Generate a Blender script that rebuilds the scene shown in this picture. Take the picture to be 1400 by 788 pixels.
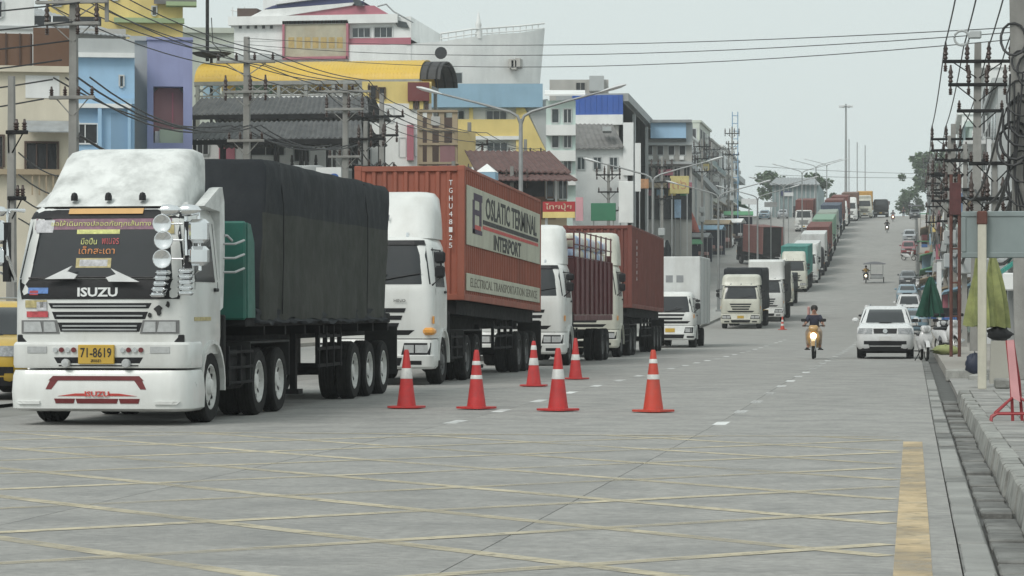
import bpy, bmesh, math, random
import numpy as np
from mathutils import Vector, Matrix, noise
R = math.radians
random.seed(7)
S = bpy.context.scene
C = S.collection
for _o in list(bpy.data.objects):
    bpy.data.objects.remove(_o)

# ---------------------------------------------------------------- camera
F, HY, EYE = 3700.0, 438.0, 1.42           # focal length and horizon of the 1400 px wide photograph
YAW = math.atan(548 / F)                   # the street runs along +Y, the lens looks a little to its left
cam = bpy.data.objects.new('camera', bpy.data.cameras.new('camera'))
C.objects.link(cam)
cam.location = (0, 0, EYE)
cam.rotation_euler = (R(90), 0, YAW)
cam.data.sensor_width = 36
cam.data.lens = 36 * F / 1400
cam.data.shift_y = (HY - 394) / 1400
cam.data.clip_start, cam.data.clip_end = .5, 6000
S.camera = cam

# ---------------------------------------------------------------- sky, sun, exposure
SUN_EL, SUN_AZ = R(46), R(208)             # azimuth from +Y, clockwise
world = bpy.data.worlds.new('World'); S.world = world; world.use_nodes = True
nt = world.node_tree; nt.nodes.clear()
sky = nt.nodes.new('ShaderNodeTexSky'); sky.sky_type = 'NISHITA'; sky.sun_disc = False
sky.sun_elevation = SUN_EL; sky.sun_rotation = SUN_AZ; sky.dust_density = 6; sky.air_density = 1.2
hs = nt.nodes.new('ShaderNodeHueSaturation'); hs.inputs['Saturation'].default_value = .25
mx = nt.nodes.new('ShaderNodeMix'); mx.data_type = 'RGBA'; mx.clamp_result = False
mx.inputs['Factor'].default_value = .86
mx.inputs['B'].default_value = (6.7, 7.5, 7.4, 1)      # the overcast layer
bgn = nt.nodes.new('ShaderNodeBackground'); bgn.inputs['Strength'].default_value = .106
wo = nt.nodes.new('ShaderNodeOutputWorld')
nt.links.new(sky.outputs[0], hs.inputs['Color']); nt.links.new(hs.outputs[0], mx.inputs['A'])
nt.links.new(mx.outputs['Result'], bgn.inputs['Color']); nt.links.new(bgn.outputs[0], wo.inputs['Surface'])
sd = bpy.data.lights.new('sun', 'SUN'); sd.energy = 1.5; sd.angle = R(24); sd.color = (1, .97, .92)
sun = bpy.data.objects.new('sun', sd); C.objects.link(sun)
_d = Vector((math.sin(SUN_AZ) * math.cos(SUN_EL), math.cos(SUN_AZ) * math.cos(SUN_EL), math.sin(SUN_EL)))
sun.rotation_euler = _d.to_track_quat('Z', 'Y').to_euler()
S.view_settings.view_transform = 'Standard'; S.view_settings.look = 'None'
S.view_settings.exposure = .12; S.view_settings.gamma = 1; S.view_settings.use_curve_mapping = False
S.cycles.use_denoising = True
S.cycles.max_bounces = 6; S.cycles.diffuse_bounces = 3; S.cycles.glossy_bounces = 3
S.cycles.transparent_max_bounces = 12; S.cycles.volume_bounces = 3

# ---------------------------------------------------------------- measuring helpers
FWD = Vector((-math.sin(YAW), math.cos(YAW), 0)); RGT = Vector((math.cos(YAW), math.sin(YAW), 0))
def ray(px, py): return FWD + RGT * ((px - 700) / F) + Vector((0, 0, (HY - py) / F))
def at(px, py, Y): d = ray(px, py); return Vector((0, 0, EYE)) + d * (Y / d.y)
def atX(px, py, X): d = ray(px, py); return Vector((0, 0, EYE)) + d * (X / d.x)
def xat(px, Y): return at(px, HY, Y).x
def Yd(d, X): return (d + X * math.sin(YAW)) / math.cos(YAW)

KN = [(-60, 0), (36, 0), (55, .1), (75, .15), (100, .2), (125, .35), (150, .62), (175, 1.1), (220, 2.75), (247, 3.95),
      (270, 5.2), (303, 7.8), (347, 11.6), (395, 15.0), (440, 17.9), (475, 19.5), (505, 20.6), (535, 21.2), (565, 21.3),
      (610, 20.3), (700, 16), (900, 8), (1400, 5), (2400, 5)]
def zg(Y):                                  # height of the street along its length
    n = len(KN)
    for i in range(n - 1):
        if Y <= KN[i + 1][0]: break
    def sl(k):
        a, b = KN[max(k - 1, 0)], KN[min(k + 1, n - 1)]
        return (b[1] - a[1]) / (b[0] - a[0])
    (x0, y0), (x1, y1) = KN[i], KN[i + 1]
    h = x1 - x0; t = min(max((Y - x0) / h, 0), 1)
    return ((2*t**3 - 3*t*t + 1) * y0 + (t**3 - 2*t*t + t) * h * sl(i) + (3*t*t - 2*t**3) * y1 + (t**3 - t*t) * h * sl(i + 1))
def slope(Y): return (zg(Y + 4) - zg(Y - 4)) / 8

# ---------------------------------------------------------------- materials
def lin(h):
    c = [int(h[i:i+2], 16) / 255 for i in (0, 2, 4)]
    return tuple(x / 12.92 if x <= .04045 else ((x + .055) / 1.055) ** 2.4 for x in c)
MATS = {}
def mat(name, col, rough=.6, metal=0., var=.12, scale=3., bump=0., bscale=25., dirt=None, damt=.5, dscale=1.2, streak=0,
        spec=.5, coat=0., rnd=.05, emit=0., wear=0., dlo=.45):
    if name in MATS: return MATS[name]
    if isinstance(col, str): col = lin(col)
    m = bpy.data.materials.new(name); m.use_nodes = True
    t = m.node_tree; N = t.nodes; L = t.links
    p = N['Principled BSDF']
    tc = N.new('ShaderNodeTexCoord'); oi = N.new('ShaderNodeObjectInfo')
    off = N.new('ShaderNodeVectorMath'); off.operation = 'ADD'
    sc_ = N.new('ShaderNodeVectorMath'); sc_.operation = 'SCALE'; sc_.inputs[0].default_value = (17, 31, 23)
    L.new(oi.outputs['Random'], sc_.inputs['Scale'])
    L.new(tc.outputs['Object'], off.inputs[0]); L.new(sc_.outputs[0], off.inputs[1])
    def nz(scale_, det=5, vec=None, sq=None):
        n = N.new('ShaderNodeTexNoise'); n.inputs['Scale'].default_value = scale_; n.inputs['Detail'].default_value = det
        n.inputs['Roughness'].default_value = .62
        if sq:
            mp = N.new('ShaderNodeMapping'); mp.inputs['Scale'].default_value = sq
            L.new(off.outputs[0], mp.inputs[0]); L.new(mp.outputs[0], n.inputs['Vector'])
        else: L.new(off.outputs[0], n.inputs['Vector'])
        return n.outputs['Fac']
    def ramp(src, lo, hi):
        r = N.new('ShaderNodeMapRange'); r.inputs['From Min'].default_value = lo; r.inputs['From Max'].default_value = hi
        L.new(src, r.inputs['Value']); return r.outputs[0]
    def mixc(f, a, b):
        x = N.new('ShaderNodeMix'); x.data_type = 'RGBA'
        if isinstance(f, float): x.inputs['Factor'].default_value = f
        else: L.new(f, x.inputs['Factor'])
        for s_, v in (('A', a), ('B', b)):
            if isinstance(v, tuple): x.inputs[s_].default_value = (*v[:3], 1)
            else: L.new(v, x.inputs[s_])
        return x.outputs['Result']
    lo = tuple(c * (1 - var) for c in col); hi = tuple(min(c * (1 + var), 1) for c in col)
    out = mixc(ramp(nz(scale), .3, .7), lo, hi)
    if dirt:
        if isinstance(dirt, str): dirt = lin(dirt)
        sq = (1, 1, .12) if streak == 1 else (.15, 1, 1) if streak == 2 else None
        f = N.new('ShaderNodeMath'); f.operation = 'MULTIPLY'; f.inputs[1].default_value = damt
        L.new(ramp(nz(dscale, 8, sq=sq), dlo, dlo + .3), f.inputs[0]); out = mixc(f.outputs[0], out, dirt)
    if rnd:
        g = N.new('ShaderNodeHueSaturation'); r = N.new('ShaderNodeMapRange')
        r.inputs['To Min'].default_value = 1 - rnd; r.inputs['To Max'].default_value = 1 + rnd
        L.new(oi.outputs['Random'], r.inputs['Value']); L.new(r.outputs[0], g.inputs['Value']); L.new(out, g.inputs['Color'])
        out = g.outputs[0]
    L.new(out, p.inputs['Base Color'])
    p.inputs['Roughness'].default_value = rough; p.inputs['Metallic'].default_value = metal
    p.inputs['Specular IOR Level'].default_value = spec; p.inputs['Coat Weight'].default_value = coat
    if rough > .15:
        rr = N.new('ShaderNodeMapRange'); rr.inputs['From Min'].default_value = .3; rr.inputs['From Max'].default_value = .7
        rr.inputs['To Min'].default_value = rough - .08; rr.inputs['To Max'].default_value = min(rough + .1, 1)
        L.new(nz(scale * 2.3, 3), rr.inputs['Value']); L.new(rr.outputs[0], p.inputs['Roughness'])
    if bump:
        b = N.new('ShaderNodeBump'); b.inputs['Strength'].default_value = bump; b.inputs['Distance'].default_value = .02
        L.new(nz(bscale, 6), b.inputs['Height']); L.new(b.outputs[0], p.inputs['Normal'])
    if emit:
        p.inputs['Emission Color'].default_value = (*col, 1); p.inputs['Emission Strength'].default_value = emit
    if wear:
        tr = N.new('ShaderNodeBsdfTransparent'); ms = N.new('ShaderNodeMixShader'); o = N['Material Output']
        a1 = ramp(nz(7, 8), wear - .16, wear + .16); a2 = ramp(nz(.55, 4), .25, .6)
        mm = N.new('ShaderNodeMath'); mm.operation = 'MULTIPLY'; L.new(a1, mm.inputs[0]); L.new(a2, mm.inputs[1])
        L.new(mm.outputs[0], ms.inputs[0]); L.new(tr.outputs[0], ms.inputs[1]); L.new(p.outputs[0], ms.inputs[2])
        L.new(ms.outputs[0], o.inputs['Surface'])
    MATS[name] = m
    return m

# ---------------------------------------------------------------- mesh builder
class MB:
    def __init__(s): s.v, s.f, s.mi, s.m = [], [], [], 0
    def add(s, vs, fs):
        o = len(s.v); s.v += [tuple(v) for v in vs]
        for f in fs: s.f.append(tuple(i + o for i in f)); s.mi.append(s.m)
        return s
    def box(s, x0, x1, y0, y1, z0, z1):
        x0, x1 = min(x0, x1), max(x0, x1); y0, y1 = min(y0, y1), max(y0, y1); z0, z1 = min(z0, z1), max(z0, z1)
        return s.add([(x, y, z) for z in (z0, z1) for y in (y0, y1) for x in (x0, x1)],
                     [(0, 2, 3, 1), (4, 5, 7, 6), (0, 1, 5, 4), (2, 6, 7, 3), (0, 4, 6, 2), (1, 3, 7, 5)])
    def cbox(s, x0, x1, y0, y1, z0, z1, b=.02):              # box with chamfered edges
        x0, x1 = min(x0, x1), max(x0, x1); y0, y1 = min(y0, y1), max(y0, y1); z0, z1 = min(z0, z1), max(z0, z1)
        b = min(b, (x1-x0)*.45, (y1-y0)*.45, (z1-z0)*.45)
        P = [(x0, x1), (y0, y1), (z0, z1)]; vs = []; ix = {}
        for sx in (0, 1):
            for sy in (0, 1):
                for sz in (0, 1):
                    for ax in range(3):
                        c = []
                        for k, sg in enumerate((sx, sy, sz)):
                            e = P[k][sg]
                            c.append(e if k == ax else e + (b if sg == 0 else -b))
                        ix[(sx, sy, sz, ax)] = len(vs); vs.append(c)
        fs = []
        for ax in range(3):
            o = [k for k in range(3) if k != ax]
            for sg in (0, 1):
                q = []
                for (u, w) in ((0, 0), (1, 0), (1, 1), (0, 1)):
                    t = [0, 0, 0]; t[ax] = sg; t[o[0]] = u; t[o[1]] = w; q.append(ix[(*t, ax)])
                fs.append(q)
            for u in (0, 1):
                for w in (0, 1):
                    t = [0, 0, 0]; t[o[0]] = u; t[o[1]] = w; t0 = list(t); t1 = list(t); t1[ax] = 1
                    fs.append((ix[(*t0, o[0])], ix[(*t1, o[0])], ix[(*t1, o[1])], ix[(*t0, o[1])]))
        for sx in (0, 1):
            for sy in (0, 1):
                for sz in (0, 1): fs.append(tuple(ix[(sx, sy, sz, a)] for a in range(3)))
        return s.add(vs, fs)
    def hexa(s, q, t):                                       # bottom quad, top quad
        return s.add(list(q) + list(t), [(3, 2, 1, 0), (4, 5, 6, 7), (0, 1, 5, 4), (1, 2, 6, 5), (2, 3, 7, 6), (3, 0, 4, 7)])
    def prism(s, prof, lo, hi, axis='x'):                    # 2-D outline pushed along an axis
        def p(a, h): return (h, a[0], a[1]) if axis == 'x' else (a[0], h, a[1]) if axis == 'y' else (a[0], a[1], h)
        n = len(prof)
        return s.add([p(a, lo) for a in prof] + [p(a, hi) for a in prof],
                     [tuple(range(n))[::-1], tuple(range(n, 2*n))] + [(i, (i+1) % n, n + (i+1) % n, n + i) for i in range(n)])
    def tube(s, pts, r, n=6):
        pts = [Vector(p) for p in pts]; rings = []; up = Vector((0, 0, 1))
        for i, p in enumerate(pts):
            d = (pts[min(i+1, len(pts)-1)] - pts[max(i-1, 0)]).normalized()
            a = d.cross(up if abs(d.z) < .95 else Vector((1, 0, 0))).normalized(); b = d.cross(a)
            rr = r[i] if isinstance(r, (list, tuple)) else r
            rings.append([p + (a * math.cos(2*math.pi*k/n) + b * math.sin(2*math.pi*k/n)) * rr for k in range(n)])
        vs = [v for g in rings for v in g]; fs = []
        for i in range(len(pts) - 1):
            for k in range(n): fs.append((i*n + k, i*n + (k+1) % n, (i+1)*n + (k+1) % n, (i+1)*n + k))
        fs += [tuple(range(n))[::-1], tuple(range(len(vs) - n, len(vs)))]
        return s.add(vs, fs)
    def lathe(s, prof, n=16, axis='z', c=(0, 0, 0), caps=True):          # prof: (radius, height) from end to end
        vs, fs = [], []; m = len(prof)
        for r, h in prof:
            for k in range(n):
                a = 2*math.pi*k/n; u, w = r*math.cos(a), r*math.sin(a)
                v = (u, w, h) if axis == 'z' else (h, u, w) if axis == 'x' else (u, h, w)
                vs.append((v[0]+c[0], v[1]+c[1], v[2]+c[2]))
        for i in range(m - 1):
            for k in range(n): fs.append((i*n+k, i*n+(k+1) % n, (i+1)*n+(k+1) % n, (i+1)*n+k))
        if caps and prof[0][0] > 1e-5: fs.append(tuple(range(n))[::-1])
        if caps and prof[-1][0] > 1e-5: fs.append(tuple(range((m-1)*n, m*n)))
        return s.add(vs, fs)
    def grid(s, fn, nu, nv, back=None):                      # fn(u, v) -> point; back: second surface that closes it
        vs = [fn(i/nu, j/nv) for j in range(nv+1) for i in range(nu+1)]; w = nu + 1
        fs = [(j*w+i, j*w+i+1, (j+1)*w+i+1, (j+1)*w+i) for j in range(nv) for i in range(nu)]
        if back:
            o = len(vs); vs += [back(i/nu, j/nv) for j in range(nv+1) for i in range(nu+1)]
            fs += [(o+j*w+i, o+(j+1)*w+i, o+(j+1)*w+i+1, o+j*w+i+1) for j in range(nv) for i in range(nu)]
            rim = [i for i in range(w)] + [j*w+nu for j in range(1, nv+1)] + [nv*w+i for i in range(nu-1, -1, -1)] + [j*w for j in range(nv-1, 0, -1)]
            for k in range(len(rim)):
                a, b = rim[k], rim[(k+1) % len(rim)]; fs.append((a, o+a, o+b, b))
        return s.add(vs, fs)
    def loft(s, rings, caps=True):
        n = len(rings[0]); vs = [p for r_ in rings for p in r_]
        fs = [(i*n+k, i*n+(k+1) % n, (i+1)*n+(k+1) % n, (i+1)*n+k) for i in range(len(rings)-1) for k in range(n)]
        if caps: fs += [tuple(range(n))[::-1], tuple(range(len(vs)-n, len(vs)))]
        return s.add(vs, fs)
    def mesh(s, name, mats, smooth=0):
        me = bpy.data.meshes.new(name); me.from_pydata(s.v, [], s.f); me.validate()
        for m in (mats if isinstance(mats, (list, tuple)) else [mats]): me.materials.append(m)
        if isinstance(mats, (list, tuple)) and len(mats) > 1 and len(me.polygons) == len(s.mi):
            for p, i in zip(me.polygons, s.mi): p.material_index = i
        bm = bmesh.new(); bm.from_mesh(me); bmesh.ops.recalc_face_normals(bm, faces=bm.faces); bm.to_mesh(me); bm.free()
        if smooth:
            for p in me.polygons: p.use_smooth = True
            me.set_sharp_from_angle(angle=R(smooth))
        return me
    def build(s, name, mats, parent=None, smooth=0, world=False):
        if world and parent is not None:
            l = parent.location; s.v = [(v[0]-l.x, v[1]-l.y, v[2]-l.z) for v in s.v]
        return link(name, s.mesh(name, mats, smooth), parent)

def link(name, me, parent=None, loc=None, rot=None):
    o = bpy.data.objects.new(name, me); C.objects.link(o)
    if parent is not None: o.parent = parent
    if loc is not None: o.location = loc
    if rot is not None: o.rotation_euler = rot
    return o
def tag(o, label, cat, group=None):
    o['label'] = label; o['category'] = cat
    if group: o['group'] = group
    return o
def thing(name, label, cat, loc=(0, 0, 0), rz=0., group=None, pitch=0.):
    o = bpy.data.objects.new(name, None); C.objects.link(o); o.empty_display_size = .2
    o.location = loc; o.rotation_euler = (pitch, 0, rz)
    return tag(o, label, cat, group)
def struct(o, kind='structure'): o['kind'] = kind; return o
KIDS = {}
def copy_tree(o, parent=None):
    c = o.copy(); C.objects.link(c)
    if parent is not None: c.parent = parent
    for ch in [x for x in bpy.data.objects if x.parent == o and x is not c]: copy_tree(ch, c)
    return c
def text(name, s, w, h, m, parent, loc, rot, ext=.004, bold=0.):
    cu = bpy.data.curves.new('text', 'FONT'); cu.body = s; cu.extrude = ext; cu.offset = bold; cu.resolution_u = 2
    t = bpy.data.objects.new('text', cu); C.objects.link(t)
    dg = bpy.context.evaluated_depsgraph_get()
    me = bpy.data.meshes.new_from_object(t.evaluated_get(dg)); bpy.data.objects.remove(t)
    vs = np.array([v.co[:] for v in me.vertices])
    lo, hi = vs.min(0), vs.max(0)
    sx = w / max(hi[0]-lo[0], 1e-4); sy = h / max(hi[1]-lo[1], 1e-4) if h else sx
    for v in me.vertices: v.co = ((v.co.x - (lo[0]+hi[0])/2) * sx, (v.co.y - (lo[1]+hi[1])/2) * sy, v.co.z)
    me.materials.clear(); me.materials.append(m)
    return link(name, me, parent, loc, rot)

# a body given by level sections: (z, half width, front y, back y, front radius, back radius)
class Loft:
    def __init__(s, secs): s.s = secs
    def sec(s, z):
        q = s.s
        if z <= q[0][0]: return q[0][1:]
        for a, b in zip(q, q[1:]):
            if z <= b[0]:
                t = (z - a[0]) / max(b[0] - a[0], 1e-6); return tuple(x + (y - x) * t for x, y in zip(a[1:], b[1:]))
        return q[-1][1:]
    def ring(s, z, na=5):
        w, f, b, rf, rb = s.sec(z); P = []
        for k in range(na+1): a = k/na*math.pi/2; P.append((-w + rf - rf*math.cos(a), f + rf - rf*math.sin(a), z))
        for k in range(na+1): a = k/na*math.pi/2; P.append((w - rf + rf*math.sin(a), f + rf - rf*math.cos(a), z))
        for k in range(na+1): a = k/na*math.pi/2; P.append((w - rb + rb*math.cos(a), b - rb + rb*math.sin(a), z))
        for k in range(na+1): a = k/na*math.pi/2; P.append((-w + rb - rb*math.sin(a), b - rb + rb*math.cos(a), z))
        return P
    def body(s, mb, z0=None, z1=None, extra=(), na=5):
        zs = sorted({q[0] for q in s.s} | set(extra))
        if z0 is not None: zs = sorted({z for z in zs if z > z0} | {z0})
        if z1 is not None: zs = sorted({z for z in zs if z < z1} | {z1})
        return mb.loft([s.ring(z, na) for z in zs])
    def fp(s, x, z, off=0.):
        w, f, b, r, _ = s.sec(z); w += off; f -= off; r += off; ax = min(abs(x), w - 1e-4)
        y = f if ax <= w - r else f + r - math.sqrt(max(r*r - (ax - w + r)**2, 0))
        return (math.copysign(ax, x), y, z)
    def front(s, mb, xb, xt, z0, z1, off=.006, th=.02, nx=8, nz=2):   # patch on the front; xb, xt: x range at bottom and top
        def p(o):
            def g(u, v):
                a = xb[0] + (xt[0]-xb[0])*v; b = xb[1] + (xt[1]-xb[1])*v
                return s.fp(a + (b-a)*u, z0 + (z1-z0)*v, o)
            return g
        return mb.grid(p(off), nx, nz, p(off - th))
    def side(s, mb, sg, yb, yt, z0, z1, off=.006, th=.02, ny=2, nz=2):
        def p(o):
            def g(u, v):
                a = yb[0] + (yt[0]-yb[0])*v; b = yb[1] + (yt[1]-yb[1])*v; z = z0 + (z1-z0)*v
                return (sg * (s.sec(z)[0] + o), a + (b-a)*u, z)
            return g
        return mb.grid(p(off), ny, nz, p(off - th))
# ================================================================ the setting
M_ROAD = mat('road_concrete', (.315, .308, .292), .85, var=.2, scale=11, bump=.6, bscale=45, dirt=(.2, .2, .194), damt=.8, dscale=1.3, rnd=.05, dlo=.42)
M_JOINT = mat('joint_dirt', (.17, .17, .164), .9)
M_FAR = mat('far_road_concrete', (.31, .304, .288), .85, var=.14, scale=1.2, dirt=(.22, .22, .21), damt=.6, dscale=.5, rnd=0)
M_GROUND = mat('ground_dirt', (.22, .215, .2), .95, var=.2, scale=.3)
M_KERB = mat('kerb_concrete', (.3, .3, .28), .85, var=.2, scale=5, bump=.6, dirt=(.09, .09, .085), damt=.85, dscale=2.4, rnd=.14)
M_STRIP = mat('strip_concrete', (.3, .3, .285), .85, var=.2, scale=4, bump=.5, dirt=(.13, .13, .125), damt=.8, dscale=2, rnd=.12)
M_SLAB = mat('paving', (.29, .285, .27), .85, var=.18, scale=4, bump=.5, dirt=(.1, .1, .095), damt=.75, dscale=1.8, rnd=.2)
M_GUT = mat('gutter_concrete', (.19, .19, .18), .8, var=.3, scale=4, bump=.6, dirt=(.045, .045, .042), damt=.95, dscale=1.6, rnd=.25)
M_GUTD = mat('gutter_dark', (.07, .07, .065), .7, var=.3, scale=3)
M_YEL = mat('yellow_road_paint', (.52, .4, .24), .8, var=.12, scale=6, dirt=(.28, .26, .21), damt=.6, dscale=4, wear=.3)
M_PALE = mat('faded_box_paint', (.52, .46, .33), .8, var=.12, scale=6, dirt=(.36, .34, .29), damt=.6, dscale=2.5, wear=.345)
M_WHT = mat('white_road_paint', (.72, .73, .72), .8, var=.1, wear=.22)
M_PAVT = mat('pavement_far', (.33, .31, .28), .9, var=.2, scale=1.2, dirt=(.16, .15, .14), damt=.5)
M_MED = mat('median_concrete', (.36, .36, .34), .9, var=.2, scale=1)
M_GRASSY = mat('hill_green', (.06, .085, .05), .95, var=.4, scale=.02)

def ribbon(x0, x1, y0, y1, dz, step=5., nx=1, skirt=0.):
    mb = MB(); n = max(1, int((y1 - y0) / step)); ys = [y0 + (y1-y0)*i/n for i in range(n+1)]
    def top(u, v): y = y0 + (y1-y0)*v; return (x0 + (x1-x0)*u, y, zg(y) + dz)
    if skirt: return mb.grid(top, nx, n, lambda u, v: (lambda p: (p[0], p[1], p[2]-skirt))(top(u, v)))
    return mb.grid(top, nx, n)

def gx(v):                                   # the wide ground follows the street's rise
    return v
mb = MB()
ysn = list(range(-60, 130, 10)) + list(range(130, 720, 10)) + [760, 820, 860]
xs = [-450, -250, -120, -60, -31, -26, 0, 3, 8, 30, 80, 200, 450]
vs = []
for y in ysn:
    for x in xs: vs.append((x, y, zg(y) - .06))
w = len(xs)
mb.add(vs, [(j*w+i, j*w+i+1, (j+1)*w+i+1, (j+1)*w+i) for j in range(len(ysn)-1) for i in range(w-1)])
struct(mb.build('ground', M_GROUND, smooth=60))

# hills seen over the crest
mb = MB()
def hill(u, v):
    x = -60 + 260*u; y = 740 + 90*v
    h = 26 * math.sin(math.pi * u) ** .6 + 4 * noise.noise((u*7, 2.3, 0)) + 2 * noise.noise((u*19, .3, 3))
    return (x, y, 8 + max(h, .5) * math.sin(math.pi * v))
mb.grid(hill, 70, 10)
struct(mb.build('hills', M_GRASSY, smooth=70))

# right carriageway: a dirt-filled base with single concrete slabs on it as far as the joints can be told apart
LANES = [-13.1, -9.75, -6.3, -2.65, .28]
road = struct(ribbon(-13.1, .28, -20, 118, -.03, 4).build('road', M_JOINT, smooth=60))
sl_y = [6 + 9.4*k for k in range(12)]
for a, b in zip(LANES, LANES[1:]):
    for k in range(len(sl_y)-1):
        o = random.uniform(-.0008, .0008)
        ribbon(a + .004, b - .004, sl_y[k] + .006, sl_y[k+1] - .006, o, 3.2, 2, .05).build('slab', M_ROAD, road, smooth=60)
struct(ribbon(-13.1, .28, -20, 6, 0, 5).build('road_near', M_ROAD))
struct(ribbon(-13.1, .3, sl_y[-1], 640, 0, 6, 2).build('road_uphill', M_FAR, smooth=60))
struct(ribbon(-26, -14.9, -20, 640, 0, 6, 2).build('road_opposite', M_FAR, smooth=60))

# median with kerbs, left pavement
struct(ribbon(-14.9, -13.1, 66, 620, .16, 5, 1, .3).build('median', M_MED, smooth=40))
struct(ribbon(-31, -26, 40, 620, .16, 5, 1, .3).build('pavement_left', M_PAVT, smooth=40))

# painted markings
def stripe(pts_lr, m, name, dz):
    mb = MB()
    for quad in pts_lr: mb.add([(x, y, zg(y) + dz) for x, y in quad], [(0, 1, 2, 3)])
    return mb.build(name, m)
box_mark = struct(bpy.data.objects.new('box_junction_marking', None)); C.objects.link(box_mark)
X0, X1, Y0, Y1, hw = -13.0, -.16, 8.0, 33.2, .085
def clip(cst, fam):                          # 45 degree lines, clipped to the box
    p = []
    for x in (X0, X1):
        y = cst - x if fam == 0 else cst + x
        if Y0 <= y <= Y1: p.append((x, y))
    for y in (Y0, Y1):
        x = cst - y if fam == 0 else y - cst
        if X0 < x < X1: p.append((x, y))
    return p
for fam, c0, st, dz in ((0, 3.3, 2.62, .0025), (1, 8.6, 3.0, .0035)):
    for k in range(16):
        p = clip(c0 + st*k, fam)
        if len(p) == 2:
            (ax, ay), (bx, by) = p; n = Vector((-(by-ay), bx-ax)).normalized() * hw
            m_ = max(1, int(math.hypot(bx-ax, by-ay) / 2.5)); q = []
            for i in range(m_):
                t0, t1 = i/m_, (i+1)/m_
                a_ = (ax+(bx-ax)*t0, ay+(by-ay)*t0); b_ = (ax+(bx-ax)*t1, ay+(by-ay)*t1)
                q.append([(a_[0]-n.x, a_[1]-n.y), (b_[0]-n.x, b_[1]-n.y), (b_[0]+n.x, b_[1]+n.y), (a_[0]+n.x, a_[1]+n.y)])
            stripe(q, M_PALE, 'paint_line', dz).parent = box_mark
stripe([[(X0, Y1), (X1, Y1), (X1, Y1+.14), (X0, Y1+.14)]], M_PALE, 'paint_line', .0045).parent = box_mark
struct(stripe([[(-.11, 8+3*i), (.11, 8+3*i), (.11, 11+3*i), (-.11, 11+3*i)] for i in range(8)], M_YEL, 'edge_line', .0035))
lane_mark = struct(bpy.data.objects.new('lane_marking', None)); C.objects.link(lane_mark)
for xl in (-6.3, -2.6):
    for k in range(24):
        y = 36.6 + 4.25*k
        stripe([[(xl-.09, y), (xl+.09, y), (xl+.09, y+1.15), (xl-.09, y+1.15)]], M_WHT, 'lane_dash', .003).parent = lane_mark
# right edge: white concrete strip, gutter with cover slabs, kerb stones, paving slabs
strip = struct(ribbon(.285, .47, -20, 640, .0, 6).build('edge_strip', M_GUT))
y = 12.
while y < 60:
    L_ = random.choice((1.0, 1.0, 1.5, 2.0))
    if random.random() < .8: MB().cbox(.29, .465, 0, L_-.02, -.05, .016, .01).build('strip_block', M_STRIP, strip).location = (random.uniform(-.006, .006), y, zg(y) + random.uniform(-.01, .003))
    y += L_
gut = struct(ribbon(.49, .78, -20, 640, -.05, 6).build('gutter', M_GUTD))
y = 13.0
while y < 46.5:
    L_ = random.choice((.5, .6, .62, .7)); r_ = random.random()
    if r_ < .9:
        MB().cbox(.50, .735, 0, L_-.03, -.06, .0, .012).build('cover_slab', M_GUT, gut).location = (random.uniform(-.006, .006), y, zg(y) + random.uniform(-.035, .006))
    y += L_
pav = struct(ribbon(.93, 9, 8, 47.2, .125, 4, 1, .2).build('pavement_right', M_PAVT, smooth=40))
km = MB().prism([(.74, -.12), (.79, .17), (.81, .185), (.95, .185), (.95, -.12)], .006, .994, 'y').mesh('kerb_stone', M_KERB)
for k in range(33):
    y = 14 + k
    o = link('kerb_stone', km, pav, (random.uniform(-.012, .012), y, zg(y) + random.uniform(-.012, .004)), (0, 0, random.uniform(-.008, .008)))
sm = MB().cbox(.004, .396, .004, .396, 0, .05, .008).mesh('paving_slab', M_SLAB)
for j in range(84):
    y = 13.6 + .4*j; xm = min(152 * y / 3740 + .75, 2.9); x = .955
    while x < xm:
        link('paving_slab', sm, pav, (x, y, zg(y) + .128 + random.uniform(-.004, .007)), (random.uniform(-.012, .012), random.uniform(-.012, .012), 0)); x += .4
# the pavement goes on behind the driveway
struct(ribbon(.76, 9, 61, 620, .18, 4, 1, .3).build('pavement_right_far', M_PAVT, smooth=40))
struct(ribbon(.79, 9, 47.2, 61, .02, 4).build('driveway', M_ROAD))
mb = MB().cbox(.72, 2.4, 60.4, 61.0, .05, .34, .04)
kb = tag(mb.build('kerb_block', M_KERB), 'low concrete kerb block closing the pavement end at the driveway', 'kerb')
# ================================================================ vehicles: materials
M_WHITE = mat('white_truck_paint', (.7, .71, .69), .35, var=.05, scale=2, dirt=(.36, .35, .31), damt=.45, dscale=1.6, streak=1, coat=.3)
M_CREAM = mat('cream_truck_paint', (.6, .6, .52), .38, var=.06, scale=2, dirt=(.33, .31, .25), damt=.5, dscale=1.6, streak=1, coat=.2)
M_WORN = mat('worn_white_fibreglass', (.7, .715, .7), .6, var=.08, scale=3, dirt=(.3, .31, .3), damt=.75, dscale=2.6, dlo=.42)
M_GLASS = mat('windscreen_glass', (.018, .021, .024), .06, var=.2, scale=1, spec=.6, rnd=0)
M_BLACK = mat('black_plastic', (.012, .012, .014), .5, var=.25, scale=6, spec=.35)
M_TYRE = mat('tyre_rubber', (.018, .018, .018), .9, var=.25, scale=9, dirt=(.05, .048, .045), damt=.4, dscale=4, spec=.2)
M_RIM = mat('pale_rim', (.64, .64, .62), .5, var=.12, scale=8, dirt=(.25, .24, .22), damt=.5, dscale=6)
M_RIMD = mat('dark_steel_rim', (.13, .13, .13), .55, var=.2, scale=8)
M_CHAS = mat('chassis_dark', (.013, .013, .014), .8, var=.35, scale=3, dirt=(.035, .032, .03), damt=.5, spec=.2)
M_CHROME = mat('chrome', (.8, .81, .82), .12, metal=1., var=.04, rnd=0)
M_STEEL = mat('steel_tube', (.45, .46, .46), .4, metal=.7, var=.1)
M_LAMP = mat('headlamp_glass', (.42, .43, .43), .12, var=.15, scale=14, spec=.8)
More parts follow.
